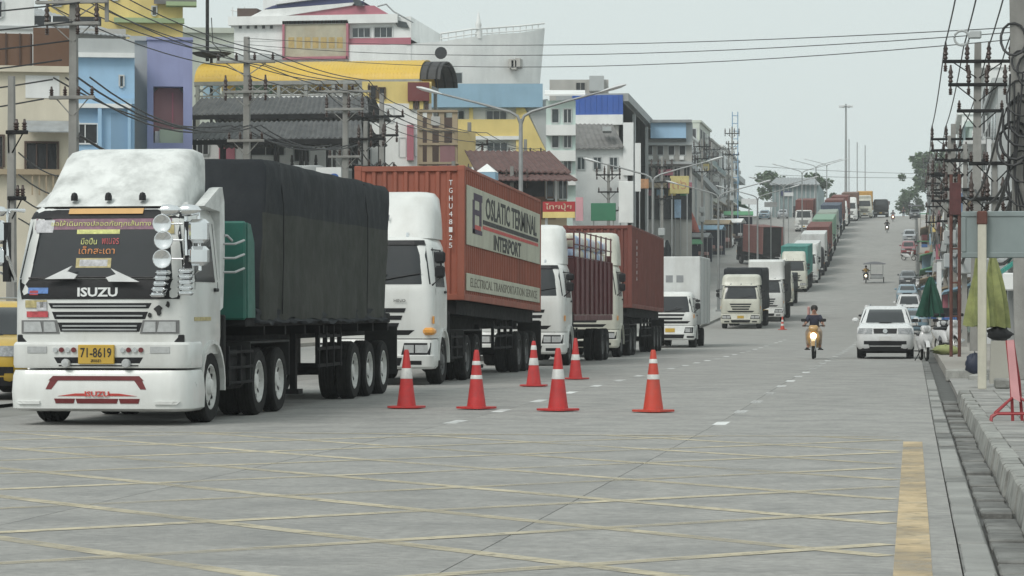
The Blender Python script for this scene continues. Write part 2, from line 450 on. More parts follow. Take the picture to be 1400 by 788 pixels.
M_AMBER = mat('amber_lens', (.72, .33, .07), .3, var=.1, scale=10)
M_PLATE = mat('yellow_number_plate', (.56, .36, .05), .5, var=.08, dirt=(.4, .28, .08), damt=.4, dscale=12)
M_INK = mat('black_lettering', (.02, .02, .02), .6)
M_WTXT = mat('white_lettering', (.72, .73, .73), .5)
M_RTXT = mat('red_lettering', (.5, .06, .05), .5)
M_DRED = mat('dark_red_paint', (.14, .018, .02), .45, var=.15)
M_GREEN = mat('green_trailer_paint', (.02, .13, .1), .5, var=.15, scale=2, dirt=(.05, .07, .06), damt=.4)
M_TARP = mat('dark_tarpaulin', (.017, .02, .024), .75, var=.2, scale=1.3, bump=.8, bscale=7, dirt=(.03, .033, .036), damt=.6, spec=.25, dscale=.9, rnd=.1)
M_TARPG = mat('grey_green_tarpaulin', (.04, .043, .037), .75, var=.18, scale=1.3, bump=.8, bscale=7, dirt=(.06, .06, .052), damt=.6, spec=.25, dscale=.8)
M_ORANGE = mat('orange_container_paint', (.29, .085, .052), .65, var=.1, scale=1.2, dirt=(.15, .06, .042), damt=.55, dscale=1.5, streak=1, rnd=0)
M_RBROWN = mat('red_brown_container_paint', (.17, .05, .038), .65, var=.12, scale=1.2, dirt=(.09, .036, .03), damt=.55, dscale=1.5, streak=1)
M_MAROON = mat('maroon_bed_paint', (.12, .03, .034), .5, var=.15, scale=2, dirt=(.2, .13, .12), damt=.5, dscale=2, streak=1)
M_TEAL = mat('teal_container_paint', (.06, .27, .24), .6, var=.12, dirt=(.05, .15, .13), damt=.5, streak=1)
M_PGREEN = mat('pale_green_container_paint', (.2, .33, .24), .6, var=.12, dirt=(.12, .2, .15), damt=.5, streak=1)
M_NAVY = mat('dark_blue_container_paint', (.05, .07, .11), .6, var=.12)
M_BOXW = mat('white_box_panel', (.62, .635, .63), .5, var=.06, dirt=(.36, .35, .32), damt=.5, dscale=1.2, streak=1)
M_CREAMB = mat('cream_banner', (.5, .5, .4), .6, var=.08, scale=2, dirt=(.3, .28, .22), damt=.55, dscale=1.6, streak=1)
M_YTRUCK = mat('orange_yellow_paint', (.5, .27, .05), .5, var=.12)
M_BROWN = mat('brown_load', (.13, .055, .035), .7, var=.25)
M_BLUE = mat('blue_plastic', (.05, .13, .33), .5, var=.15)
M_MUD = mat('mud_flap', (.016, .016, .016), .85, var=.25)

# ---------------------------------------------------------------- wheels
WCACHE = {}
def wheel_meshes(r, w, rimm, dual, seg):
    k = (round(r, 3), w, rimm.name, dual, seg)
    if k not in WCACHE:
        t = MB(); ri = r * .62
        def one(x0, x1):
            e = .035 * r / .5
            pr = [(ri, x0+.02), (ri*1.05, x0), (r*.93, x0), (r*.985, x0+e)]
            nb = 4
            for i in range(nb):
                a = x0 + e + (x1-x0-2*e) * i / nb; b = x0 + e + (x1-x0-2*e) * (i+1) / nb
                pr += [(r, a + .004), (r, b - .016), (r*.972, b - .012), (r*.972, b - .002)]
            pr += [(r*.985, x1-e), (r*.93, x1), (ri*1.05, x1), (ri, x1-.02), (ri, x0+.02)]
            t.lathe(pr, seg, 'x', caps=False)
        if dual: one(-w, -w*.53); one(-w*.47, 0)
        else: one(-w, 0)
        g = MB(); x = -.03                       # outer face of the rim; x grows outwards
        g.lathe([(ri*1.0, -w+.03), (ri*1.02, -.012), (ri*.95, -.006), (ri*.9, x-.05), (ri*.62, x-.015 if not dual else x-.05),
                 (ri*.4, x-.01 if not dual else x-.06), (ri*.36, x+.02 if not dual else x-.02), (ri*.3, x+.045 if not dual else x), (0, x+.05 if not dual else x)], seg, 'x')
        g.m = 1
        for i in range(10):
            a = 2*math.pi*i/10; c, s_ = math.cos(a), math.sin(a); xx = x - .026 if not dual else x - .05
            p = []
            for (dr, dt) in ((.64, -.035), (.88, -.055), (.88, .055), (.64, .035)):
                u, v = ri*dr, ri*dt
                p.append((xx + .012, u*c - v*s_, u*s_ + v*c))
            q = [(v_[0] - .06, v_[1], v_[2]) for v_ in p]; g.hexa(q, p)
        WCACHE[k] = (t.mesh('wheel', M_TYRE, 40), g.mesh('rim', [rimm, M_BLACK], 35))
    return WCACHE[k]
def wheel(par, x, y, r, w, side, rimm, dual=False, seg=28):
    t, g = wheel_meshes(r, w, rimm, dual, seg)
    rot = (0, 0, 0) if side > 0 else (0, 0, math.pi)
    o = link('wheel', t, par, (x, y, r), rot); link('rim', g, o)
    return o

# ---------------------------------------------------------------- loads
def corr(mb, axis, pos, a0, a1, z0, z1, pitch=.28, dep=.036, out=1):   # corrugated wall; axis: the wall's normal
    n = max(2, int(round((a1 - a0) / pitch))); p = (a1 - a0) / n; line = []
    for i in range(n):
        b = a0 + i*p
        line += [(b, 0), (b + p*.28, 0), (b + p*.42, -dep), (b + p*.86, -dep)]
    line.append((a1, 0)); k = len(line)
    def P(t, d, z): return (pos + out*d, t, z) if axis == 'x' else (t, pos + out*d, z)
    vs = [P(t, d, z0) for t, d in line] + [P(t, d, z1) for t, d in line] + [P(t, -dep-.01, z0) for t, d in line] + [P(t, -dep-.01, z1) for t, d in line]
    fs = [(i, i+1, k+i+1, k+i) for i in range(k-1)] + [(2*k+i, 3*k+i, 3*k+i+1, 2*k+i+1) for i in range(k-1)]
    fs += [(k+i, k+i+1, 3*k+i+1, 3*k+i) for i in range(k-1)] + [(i, 2*k+i, 2*k+i+1, i+1) for i in range(k-1)]
    return mb.add(vs, fs)
def container(par, y0, y1, z0, z1, m, w=1.22, tilt=0., open_end=False, fine=True):
    root = MB().box(-w+.1, w-.1, y0+.2, y1-.1, z0+.021, z0+.09).build('container', M_CHAS, par)
    if tilt:
        root.location = (0, 0, 0); piv = Vector((0, y1, z0))
        root.rotation_euler = (-tilt, 0, 0); root.location = piv - Matrix.Rotation(-tilt, 3, 'X') @ piv
    for x in (-1, 1):
        MB().cbox(x*w - .06*x, x*w - .002*x, y0+.12, y1-.12, z1-.07, z1-.003, .01).build('top_rail', m, root)
        MB().cbox(x*w - .07*x, x*w - .002*x, y0+.12, y1-.12, z0+.003, z0+.15, .01).build('bottom_rail', m, root)
        b = MB(); corr(b, 'x', x*(w-.012), y0+.12, y1-.12, z0+.15, z1-.07, .28, .036, x); b.build('side_wall', m, root)
    MB().cbox(-w+.16, w-.16, y0+.003, y0+.09, z1-.12, z1-.003, .01).build('header_rail', m, root)
    MB().cbox(-w+.16, w-.16, y0+.003, y0+.09, z0+.003, z0+.14, .01).build('sill_rail', m, root)
    if True:
        b = MB(); corr(b, 'y', y0+.02, -w+.16, w-.16, z0+.14, z1-.12, .235, .045, -1); b.build('front_wall', m, root)
    b = MB(); n = int((y1-y0)/.6)
    for i in range(n):
        a = y0+.13 + (y1-y0-.26)*i/n; c = y0+.13 + (y1-y0-.26)*(i+1)/n
        b.box(-w+.07, w-.07, a+.02, c-.1, z1-.03, z1-.004)
    b.box(-w+.07, w-.07, y0+.13, y1-.13, z1-.05, z1-.03)
    b.build('roof', m, root)
    for x in (-1, 1):
        for z in (z0, z1): MB().cbox(x*w - .17*x, x*w + .004*x, y0-.004, y0+.17, z - (.0 if z == z0 else .11), z + (.11 if z == z0 else .006), .015).build('corner_casting', m, root)
    MB().box(-w+.2, w-.2, y0+.15, y1-.15, z0-.3, z0-.004).build('chassis_deck', M_CHAS, root)
    if not open_end: MB().box(-w+.18, w-.18, y1-.07, y1-.01, z0+.05, z1-.05).build('door_end', m, root)
    for x in (-w, w):
        for y in (y0, y1): MB().cbox(x - math.copysign(.16, x), x, y + (.12 if y == y0 else -.12), y, z0, z1, .012).build('corner_post', m, root)
    return root
def tarp(par, y0, y1, z0, z1, w, m, seed=1, sag=.05, lean=.0, ny=44, m2=None, split=None, peak=0.):
    prof = [(-1, 0), (-1.005, .12), (-1, .3), (-1, .5), (-1, .66), (-1, .86), (-.985, .95), (-.93, 1), (-.6, 1.0), (-.3, 1.0), (0, 1.0), (.3, 1.0), (.6, 1.0),
            (.93, 1), (.985, .95), (1, .86), (1, .66), (1, .5), (1, .3), (1.005, .12), (1, 0)]
    ys = [y0, y0+.03, y0+.1] + [y0 + .1 + (y1-y0-.2)*i/ny for i in range(1, ny)] + [y1-.1, y1-.03, y1]
    mb = MB(); rings = []
    for j, y in enumerate(ys):
        ring = []; t = (y - y0)/(y1 - y0); sh = .97 if j in (0, len(ys)-1) else 1.
        for (u, v) in prof:
            n1 = noise.noise((u*2.2 + seed*7, y*1.1, v*3)); n2 = noise.noise((u*6 + seed, y*3.4, v*7))
            zz = z0 + (z1-z0)*(v if sh == 1 else min(v, .985)) - sag*(.5 + noise.noise((t*6, seed, u)))*(1 if v > .99 else 0) + (peak*(1-abs(u)) if v > .97 else 0)
            if v == 0: zz += .07*noise.noise((seed, y*2.1, u)) ; xo = .035*abs(noise.noise((y*3.1, seed, u)))
            else: xo = 0
            xx = u*w*sh + (.022*n1 + .012*n2) * (1 if abs(u) > .9 else 0) + math.copysign(xo, u) * (abs(u) > .9)
            if v < .2 and abs(u) > .9: xx += math.copysign(.05*abs(math.sin(y*2.6 + 2*n1)), u)
            ring.append((xx, y + (.025*n1 + lean*(v)), zz + .02*n1))
        rings.append(ring)
    n = len(prof); vs = [p for r_ in rings for p in r_]; mb.v = vs
    for i in range(len(ys)-1):
        for k in range(n-1):
            mb.f.append((i*n+k, i*n+k+1, (i+1)*n+k+1, (i+1)*n+k)); mb.mi.append(1 if (m2 and max(prof[k][1], prof[k+1][1]) <= split and prof[k][0] > .5) else 0)
    mb.f += [tuple(range(n)), tuple(range(len(vs)-n, len(vs)))[::-1]]; mb.mi += [0, 0]
    return mb.build('tarpaulin', [m, m2] if m2 else m, par, smooth=50)

# ---------------------------------------------------------------- the generic heavy truck (front at y = 0, facing -Y)
def cab_sections(hw=1.22, roof=2.92, ws=1.95, depth=1.78):
    return Loft([(.95, hw-.02, .06, depth, .16, .04), (1.2, hw, .02, depth, .2, .04), (ws-.18, hw, .02, depth, .22, .04), (ws-.04, hw-.005, .05, depth, .24, .04),
                 (roof-.22, hw-.09, .28, depth, .27, .05), (roof-.08, hw-.14, .37, depth-.02, .3, .08), (roof, hw-.25, .52, depth-.08, .3, .12)])
def truck(label, Xr, d, cab=M_WHITE, load=None, trailer=True, L=16., rimm=M_RIMD, hw=1.22, roof=2.92, ws=1.95, defl=(3.75, 1.0, .9), rz=0., group=None,
          name='semi_truck', detail=1, ax=None, visor=True, plate=True, front=True, grille=M_BLACK, mirrors=True, Y=None, r=.5, cat='truck'):
    Xc = Xr - hw - .03
    if Y is None: Y = Yd(d, Xc)
    T = thing(name, label, cat, (Xc, Y, zg(Y + L*.35) - slope(Y + L*.35)*L*.35), rz, group, math.atan(slope(Y + L*.35) * math.cos(rz)))
    cs = cab_sections(hw, roof, ws)
    cs.body(MB(), extra=(1.5, ws+.3)).build('cab', cab, T, smooth=35)
    b = MB(); cs.front(b, (-hw+.06, hw-.06), (-hw+.2, hw-.2), ws, roof-.2, .008, .03, 12, 4); b.build('windscreen', M_GLASS, T, smooth=40)
    for s in (-1, 1):
        b = MB(); cs.side(b, s, (.42, 1.45), (.58, 1.42), ws-.05, roof-.32, .008, .03); b.build('side_window', M_GLASS, T)
        for ya, yb in ((.3, .325), (1.6, 1.625)):
            dr = MB(); cs.side(dr, s, (ya, yb), (ya + (.18 if ya < 1 else 0), yb + (.18 if ya < 1 else 0)), 1.05, roof-.25, .003, .012)
            dr.build('door_seam', M_BLACK, T)
        b = MB().cbox(s*hw - .005*s, s*hw + .035*s, 1.38, 1.56, ws-.18, ws-.13, .01); b.build('door_handle', M_BLACK, T)
    bl = None
    if front:
        bl = Loft([(.33, hw-.04, .07, .62, .14, .02), (.38, hw, .01, .66, .15, .02), (.6, hw+.02, -.02, .68, .15, .02), (.63, hw+.005, .0, .68, .15, .02), (.88, hw+.005, .0, .7, .15, .02), (.93, hw-.02, .02, .7, .15, .02)])
        bl.body(MB()).build('bumper', cab, T, smooth=35)
        b = MB(); cs.front(b, (-.72, .72), (-.85, .85), 1.02, 1.12, .004, .02); b.build('gap_strip', M_BLACK, T)
        for k in range(3):
            b = MB(); z = 1.18 + k*.15; cs.front(b, (-.5-.07*k, .5+.07*k), (-.53-.07*k, .53+.07*k), z, z+.085, .012, .03, 6, 1); b.build('grille_slat', grille, T)
        for s in (-1, 1):
            b = MB(); bl.front(b, (s*.58, s*(hw-.05)), (s*.64, s*(hw-.03)), .62, .86, .006, .03, 6, 1); h_ = b.build('headlight', M_BLACK, T, smooth=40)
            for (xa_, xb_) in ((.64, .84), (.87, hw-.1)):
                b = MB(); bl.front(b, (s*xa_, s*xb_), (s*xa_, s*xb_), .66, .82, .016, .02, 5, 1); b.build('lamp_glass', M_LAMP, h_, smooth=40)
            b = MB(); bl.front(b, (s*.7, s*1.0), (s*.7, s*1.0), .42, .5, .008, .03, 4, 1); b.build('fog_lamp', M_BLACK, T)
            b = MB(); cs.side(b, s, (.1, .22), (.1, .22), 1.25, 1.4, .012, .02, 1, 1); b.build('indicator', M_AMBER, T)
        b = MB(); bl.front(b, (-.55, .55), (-.6, .6), .4, .56, .006, .03, 6, 1); b.build('air_intake', M_BLACK, T)
        if plate:
            b = MB(); bl.front(b, (-.2, .2), (-.2, .2), .66, .82, .016, .02, 1, 1); b.build('number_plate', M_PLATE, T)
        b = MB()
        for k in (-1, 1):
            p0 = cs.fp(k*.15, ws+.02, .03); p1 = cs.fp(k*.15 - .5*k + .62, ws+.22, .03)
            b.tube([p0, cs.fp((p0[0]+p1[0])/2, ws+.13, .035), p1], .012, 5)
        b.build('wiper', M_BLACK, T)
    if visor:
        b = MB(); cs.front(b, (-hw+.2, hw-.2), (-hw+.24, hw-.24), roof-.19, roof-.1, .05, .06, 10, 1); b.build('sun_visor', M_BLACK, T)
    if defl:
        zt, wd, f1 = defl
        dl = Loft([(roof-.06, wd, .45, 1.8, .25, .05), (roof+.12, wd, .55, 1.8, .3, .05), ((roof+zt)/2, wd-.02, .55+(f1-.55)*.45, 1.8, .34, .06), (zt-.14, wd-.06, f1, 1.8, .36, .08), (zt-.03, wd-.14, f1+.2, 1.75, .36, .1), (zt, wd-.28, f1+.42, 1.66, .3, .12)])
        dl.body(MB()).build('roof_deflector', cab, T, smooth=45)
        for k in (-1, 0, 1):
            MB().lathe([(.045, 0), (.045, .05), (.03, .09), (0, .1)], 8, 'z', (k*.62, .5, roof-.03)).build('marker_lamp', M_CHROME, T, smooth=40)
    if mirrors:
        for s in (-1, 1):
            b = MB().tube([(s*(hw-.06), .25, roof-.3), (s*(hw+.16), -.02, roof-.32), (s*(hw+.2), -.04, ws+.15), (s*(hw-.02), .12, ws-.02)], .02, 6)
            a = b.build('mirror_arm', M_BLACK, T)
            MB().cbox(s*(hw+.06), s*(hw+.28), -.12, -.02, ws+.42, roof-.34, .04).build('mirror', M_BLACK, a)
            MB().cbox(s*(hw+.06), s*(hw+.27), -.11, -.01, ws+.12, ws+.37, .04).build('mirror', M_BLACK, a)
    # front axle, mudguards, steps
    for s in (-1, 1):
        wheel(T, s*(hw-.01), 1.3, r, .3, s, rimm)
        prof = []
        for i in range(13): a = R(-8 + 190*i/12); prof.append((1.3 + (r+.13)*math.cos(a), r + .02 + (r+.13)*math.sin(a)))
        for i in range(12, -1, -1): a = R(-8 + 190*i/12); prof.append((1.3 + (r+.08)*math.cos(a), r + .02 + (r+.08)*math.sin(a)))
        mb = MB(); n = 13
        q = [(p[0], p[1]) for p in prof]
        for i in range(12):
            a_, b_, c_, d_ = q[i], q[i+1], q[25-i-1], q[25-i]
            mb.hexa([(s*(hw-.36), *a_), (s*(hw-.36), *b_), (s*(hw-.36), *c_), (s*(hw-.36), *d_)], [(s*(hw+.03), *a_), (s*(hw+.03), *b_), (s*(hw+.03), *c_), (s*(hw+.03), *d_)])
        mb.build('mudguard', cab, T, smooth=40)
        MB().cbox(s*(hw-.4), s*hw, 1.98, 2.06, .5, 1.5, .02).build('mud_flap', M_MUD, T)
    MB().box(-.44, .44, .5, min(L, 6.9) if trailer else L, .66, .95).build('chassis_rail', M_CHAS, T)
    MB().cbox(-.8, .8, .65, 1.9, .6, 1.0, .08).build('engine', M_CHAS, T)
    MB().lathe([(.06, -hw+.2), (.06, hw-.2)], 10, 'x', (0, 1.3, r)).build('axle', M_CHAS, T)
    ax = ax or ([4.45, 5.78] if trailer else [L-2.7, L-1.4])
    if not trailer and detail < 0: ax = [L-2.2]
    rear = list(ax) + ([L-4.0, L-2.7, L-1.4] if trailer else [])
    for y in rear:
        for s in (-1, 1): wheel(T, s*(hw-.01), y, r, .56, s, rimm, True)
        MB().lathe([(.08, -hw+.4), (.08, hw-.4)], 10, 'x', (0, y, r)).build('axle', M_CHAS, T)
    for s in (-1, 1):                                   # fuel tank and step rails behind the cab
        MB().cbox(s*.5, s*(hw-.06), 2.25, 3.6 if trailer else 3.1, .42, .98, .1).build('fuel_tank', M_CHAS, T)
        b = MB()
        for z in (.5, .72, .94): b.box(s*(hw-.05), s*(hw+.01), 2.2, 3.65 if trailer else 3.1, z, z+.04)
        for y in (2.2, 2.9): b.box(s*(hw-.05), s*(hw+.005), y, y+.05, .48, 1.05)
        b.build('step_rail', M_CHAS, T)
        if trailer:
            b = MB()
            for y in (ax[0]-.62, ax[1]+.58): b.box(s*.55, s*hw, y, y+.03, .55, 1.08)
            b.box(s*.55, s*hw, ax[0]-.62, ax[1]+.61, 1.07, 1.1); b.build('mudguard', M_MUD, T)
    if trailer:
        for s in (-.5, .5): MB().box(s-.08, s+.08, 4.1, L-.1, 1.08, 1.45).build('trailer_beam', M_CHAS, T)
        for s in (-1, 1):
            b = MB(); b.box(s*.85, s*.95, 7.6, 7.72, .28, 1.2); b.box(s*.78, s*1.02, 7.5, 7.82, .2, .28); b.build('landing_leg', M_CHAS, T)
            b = MB()
            for z in (.62, .9, 1.1): b.box(s*(hw-.08), s*(hw-.03), 8.2, L-5.0, z, z+.05)
            for k in range(4): y = 8.25 + (L-13.4)*k/3; b.box(s*(hw-.09), s*(hw-.02), y, y+.06, .6, 1.3)
            b.build('side_guard', M_CHAS, T)
            MB().box(s*(hw-.6), s*(hw+.02), L-.3, L-.27, .35, 1.25).build('mud_flap', M_MUD, T)
    return T, cs, bl
# ================================================================ the queue of trucks
# ---- first truck: old cab-over tractor with chrome mirrors and a tarpaulin-covered trailer
T, cs, _ = truck('white tractor with chrome mirror clusters pulling a long trailer under dark tarpaulin', -9.6, 36.5, M_WHITE, L=15.1, rimm=M_RIM, ax=[4.1, 5.4],
              roof=3.02, ws=2.0, defl=None, front=False, visor=False, mirrors=False)
up = Loft([(.785, 1.235, -.03, .7, .2, .02), (.83, 1.245, -.05, .7, .2, .02), (1.1, 1.24, -.05, .7, .2, .02), (1.135, 1.22, -.02, .7, .2, .02)])
up.body(MB()).build('bumper', M_WHITE, T, smooth=35)
lo = Loft([(.2, 1.2, .02, .75, .25, .02), (.24, 1.26, -.09, .75, .28, .02), (.45, 1.27, -.11, .75, .28, .02), (.68, 1.25, -.09, .75, .25, .02), (.755, 1.22, -.05, .75, .2, .02)])
sp = lo.body(MB()).build('bumper_skirt', M_WHITE, T, smooth=35)
MB().cbox(-1.16, 1.16, .03, .6, 1.13, 1.235, .01).build('gap_strip', M_BLACK, T)
b = MB(); cs.front(b, (-1.1, 1.1), (-1.16, 1.16), 1.715, 1.985, .012, .03, 12, 2); b.build('black_panel', M_BLACK, T, smooth=40)
text('lettering', 'ISUZU', .56, .125, M_WTXT, T, (-.03, cs.fp(0, 1.84, .014)[1], 1.81), (R(88), 0, 0), bold=.03)
text('model_lettering', 'SV', .17, .1, M_WTXT, T, (.86, cs.fp(.86, 1.8, .016)[1], 1.8), (R(88), 0, 0))
for k, (z, hwid, hh) in enumerate(((1.625, .68, .036), (1.494, .63, .05), (1.337, .55, .062))):
    b = MB(); cs.front(b, (-hwid, hwid), (-hwid-.04, hwid+.04), z-hh, z+hh, .004, .02, 6, 1); b.build('grille_opening', M_BLACK, T)
    for j in range(2 if k == 2 else 1):
        zz = z - .014 + (j*.05 - .03 if k == 2 else 0)
        b = MB(); cs.front(b, (-hwid+.03, hwid-.03), (-hwid+.03, hwid-.03), zz, zz+.02, .03, .025, 6, 1); b.build('grille_slat', M_STEEL, T)
for s in (-1, 1):
    b = MB(); cs.front(b, (s*.56, s*1.1), (s*.6, s*1.1), 1.25, 1.43, .012, .03, 8, 1); h = b.build('headlight', mat('lamp_housing', (.16, .16, .16), .4), T, smooth=40)
    for (xa, xb) in ((.6, .78), (.8, 1.06)):
        b = MB(); cs.front(b, (s*xa, s*xb), (s*(xa+.03), s*xb), 1.27, 1.41, .022, .02, 5, 1); b.build('lamp_glass', M_LAMP, h, smooth=40)
    b = MB(); up.front(b, (s*.72, s*.99), (s*.72, s*.99), .99, 1.075, .012, .03, 4, 1); b.build('indicator', M_LAMP, T)
    for k in range(4):
        x = s*(.34 + .085*k)
        MB().lathe([(.034, 0), (.034, .02), (.02, .028), (0, .03)], 12, 'y', (x, -.078, 1.03)).build('round_badge', M_DRED if (k + (s < 0)) % 2 else M_CHROME, T, smooth=40)
    MB().lathe([(0, -.05), (.05, -.045), (.062, -.02), (.06, .04), (.03, .09), (0, .1)], 14, 'y', (s*.42 - .02, -.1, .85)).build('fog_lamp', M_LAMP, T, smooth=50)
    MB().tube([(s*.42 - .02, -.04, .84), (s*.42 - .02, -.09, .85)], .02).build('fog_lamp_bracket', M_BLACK, T)
b = MB(); up.front(b, (-.55, .55), (-.62, .62), .81, .93, .006, .03, 8, 1); b.build('air_intake', M_BLACK, T)
MB().cbox(-.27, .23, -.1, -.052, .84, 1.1, .008).build('number_plate', M_PLATE, T)
text('plate_lettering', '71-8619', .43, .13, M_INK, T, (-.02, -.102, .995), (R(90), 0, 0), bold=.01)
text('plate_province', 'สงขลา', .14, .04, M_INK, T, (-.02, -.102, .885), (R(90), 0, 0))
b = MB(); lo.front(b, (-.68, .64), (-.62, .58), .62, .68, .01, .03, 10, 1); b.build('red_stripe', M_DRED, T)
for s in (-1, 1):
    b = MB(); lo.front(b, (s*.62 - .02, s*.7 - .02), (s*.5 - .02, s*.62 - .02), .5, .66, .006, .02, 3, 1); b.build('stripe_end', M_DRED, T)
for (xa, xb) in ((-.58, -.33), (-.28, .27), (.32, .57)):
    b = MB(); lo.front(b, (xa, xb), (xa-.02, xb+.02), .31, .375, .008, .03, 3, 1); b.build('skirt_slot', M_DRED, T)
b = MB(); lo.front(b, (-.55, -.16), (-.3, -.16), .41, .445, .007, .02, 3, 1); b.build('red_flash', M_RTXT, T)
b = MB(); lo.front(b, (.16, .55), (.16, .3), .41, .445, .007, .02, 3, 1); b.build('red_flash', M_RTXT, T)
text('skirt_lettering', 'ISUZU', .34, .07, M_RTXT, T, (0, -.122, .44), (R(90), 0, 0), bold=.03)
for s in (-1, 1):
    b = MB(); lo.front(b, (s*.8, s*1.1), (s*.8, s*1.14), .3, .34, .03, .04, 4, 1); b.build('skirt_lip', M_WHITE, T)
# header, orange light bar, roof deflector, wing panel
b = MB(); cs.front(b, (-1.08, 1.08), (-1.05, 1.05), 2.815, 2.97, .02, .04, 12, 2); b.build('header_panel', M_BLACK, T, smooth=40)
b = MB(); cs.front(b, (-.52, .52), (-.52, .52), 2.875, 2.95, .045, .03, 8, 1); b.build('light_bar', mat('orange_light_bar', (.62, .37, .14), .4, var=.1), T)
b = MB(); cs.front(b, (-1.1, 1.1), (-1.0, 1.0), 2.975, 3.05, .03, .06, 12, 1); b.build('roof_edge', M_WHITE, T)
dl = Loft([(2.98, .98, .38, 1.85, .25, .06), (3.08, .97, .5, 1.9, .3, .06), (3.4, .95, .9, 2.0, .3, .06), (3.68, .93, 1.24, 2.08, .3, .08), (3.78, .9, 1.42, 2.08, .28, .1), (3.83, .8, 1.62, 2.0, .2, .12)])
dl.body(MB(), extra=(3.2, 3.3, 3.5, 3.6)).build('roof_deflector', M_WORN, T, smooth=50)
for k in (-1, 0, 1):
    MB().lathe([(.05, 0), (.05, .06), (.035, .1), (0, .115)], 10, 'z', (k*.48, .42, 3.06)).build('marker_lamp', M_BLACK, T, smooth=40)
for s in (-1, 1):
    q = [(s*1.0, 1.0, 3.0), (s*1.02, 1.85, 2.95), (s*1.24, 1.95, 2.1), (s*1.24, 1.8, 2.1)]
    b = MB(); pr = [(.95, 3.0), (1.75, 3.28), (1.95, 3.3), (2.06, 3.1), (2.08, 2.4), (1.98, 1.6), (1.8, 1.55), (1.8, 2.95)]
    b.prism(pr, s*1.06, s*1.2); b.build('wing_panel', M_WORN, T)
# windscreen stickers
def wsp(x, z): return cs.fp(x, z, .012)
tl = R(90) - math.atan(.23/.8)
M_STICK = [mat('sticker_' + n, c, .5, var=.35, scale=14) for n, c in (('purple', (.2, .1, .14)), ('yellow_green', (.55, .56, .2)), ('pale', (.5, .5, .52)), ('ochre', (.45, .38, .18)), ('orange', (.6, .22, .06)), ('red', (.45, .07, .08)), ('blue', (.1, .2, .45)))]
def sticker(x0, x1, z0, z1, m, off=.011):
    b = MB(); cs.front(b, (x0, x1), (x0, x1), z0, z1, off, .004, 6, 1); b.build('sticker', m, T)
sticker(-.98, .93, 2.66, 2.81, M_STICK[0]); sticker(-.38, .22, 2.6, 2.66, M_STICK[1], .014)
sticker(-.36, .13, 2.14, 2.27, M_STICK[3]); sticker(-.31, .08, 2.16, 2.25, M_STICK[2], .013)
b = MB(); cs.front(b, (-.96, -.72), (-.98, -.7), 2.62, 2.79, .015, .004, 3, 1); b.build('sticker', M_STICK[2], T)
b = MB(); cs.front(b, (.76, .98), (.74, .96), 2.6, 2.76, .015, .004, 3, 1); b.build('sticker', M_STICK[3], T)
for (tx, x, z, w_, h_, m_) in (('เด็กสะเดา', -.08, 2.38, .5, .11, M_STICK[4]), ('มือปืน', -.2, 2.5, .22, .09, M_STICK[1]), ('พเนจร', .1, 2.5, .24, .085, M_STICK[5]), ('ขอให้เดินทางปลอดภัยทุกเส้นทาง', -.05, 2.735, 1.4, .1, M_STICK[1])):
    text('sticker_lettering', tx, w_, h_, m_, T, (x, wsp(x, z)[1] - .006, z), (tl, 0, 0), .002)
for (x0, x1, z0, z1, m_) in ((-1.04, -.74, 1.6, 1.7, M_STICK[3]), (-1.02, -.72, 1.47, 1.55, M_STICK[5]), (-.88, -.74, 1.56, 1.68, M_STICK[2]), (-1.0, -.72, 1.79, 1.87, M_STICK[6]), (-.98, -.86, 1.77, 1.83, M_STICK[5])):
    sticker(x0, x1, z0, z1, m_, .018)
for (x, z, r_) in ((.82, 1.56, .075), (.95, 1.64, .045), (.7, 1.5, .04)):
    q_ = [(x + r_*random.uniform(.35, 1.)*math.cos(a), z + r_*random.uniform(.6, 1.05)*math.sin(a)) for a in [k*.7 for k in range(9)]]; y_ = cs.fp(x, z, .012)[1]; MB().prism(q_, y_-.006, y_, 'y').build('portrait_sticker', M_INK, T)
# white arrow-shaped blades over the wipers
for s in (-1, 1):
    xm = -.09; zm = -.02*s
    y = cs.fp(.5, 2.0, .05)[1] - .05
    MB().prism([(xm + s*.66, 1.965+zm), (xm + s*.27, 2.145+zm), (xm + s*.34, 2.07+zm), (xm + s*.2, 2.025+zm), (xm + s*.24, 1.97+zm)], y - .03, y, 'y').build('wiper_blade', M_WTXT, T)
b = MB().tube([cs.fp(-1.0, 2.0, .03), cs.fp(-.4, 2.01, .035), cs.fp(.3, 2.01, .035), cs.fp(1.0, 2.0, .03)], .014, 6); b.build('wiper', M_BLACK, T)
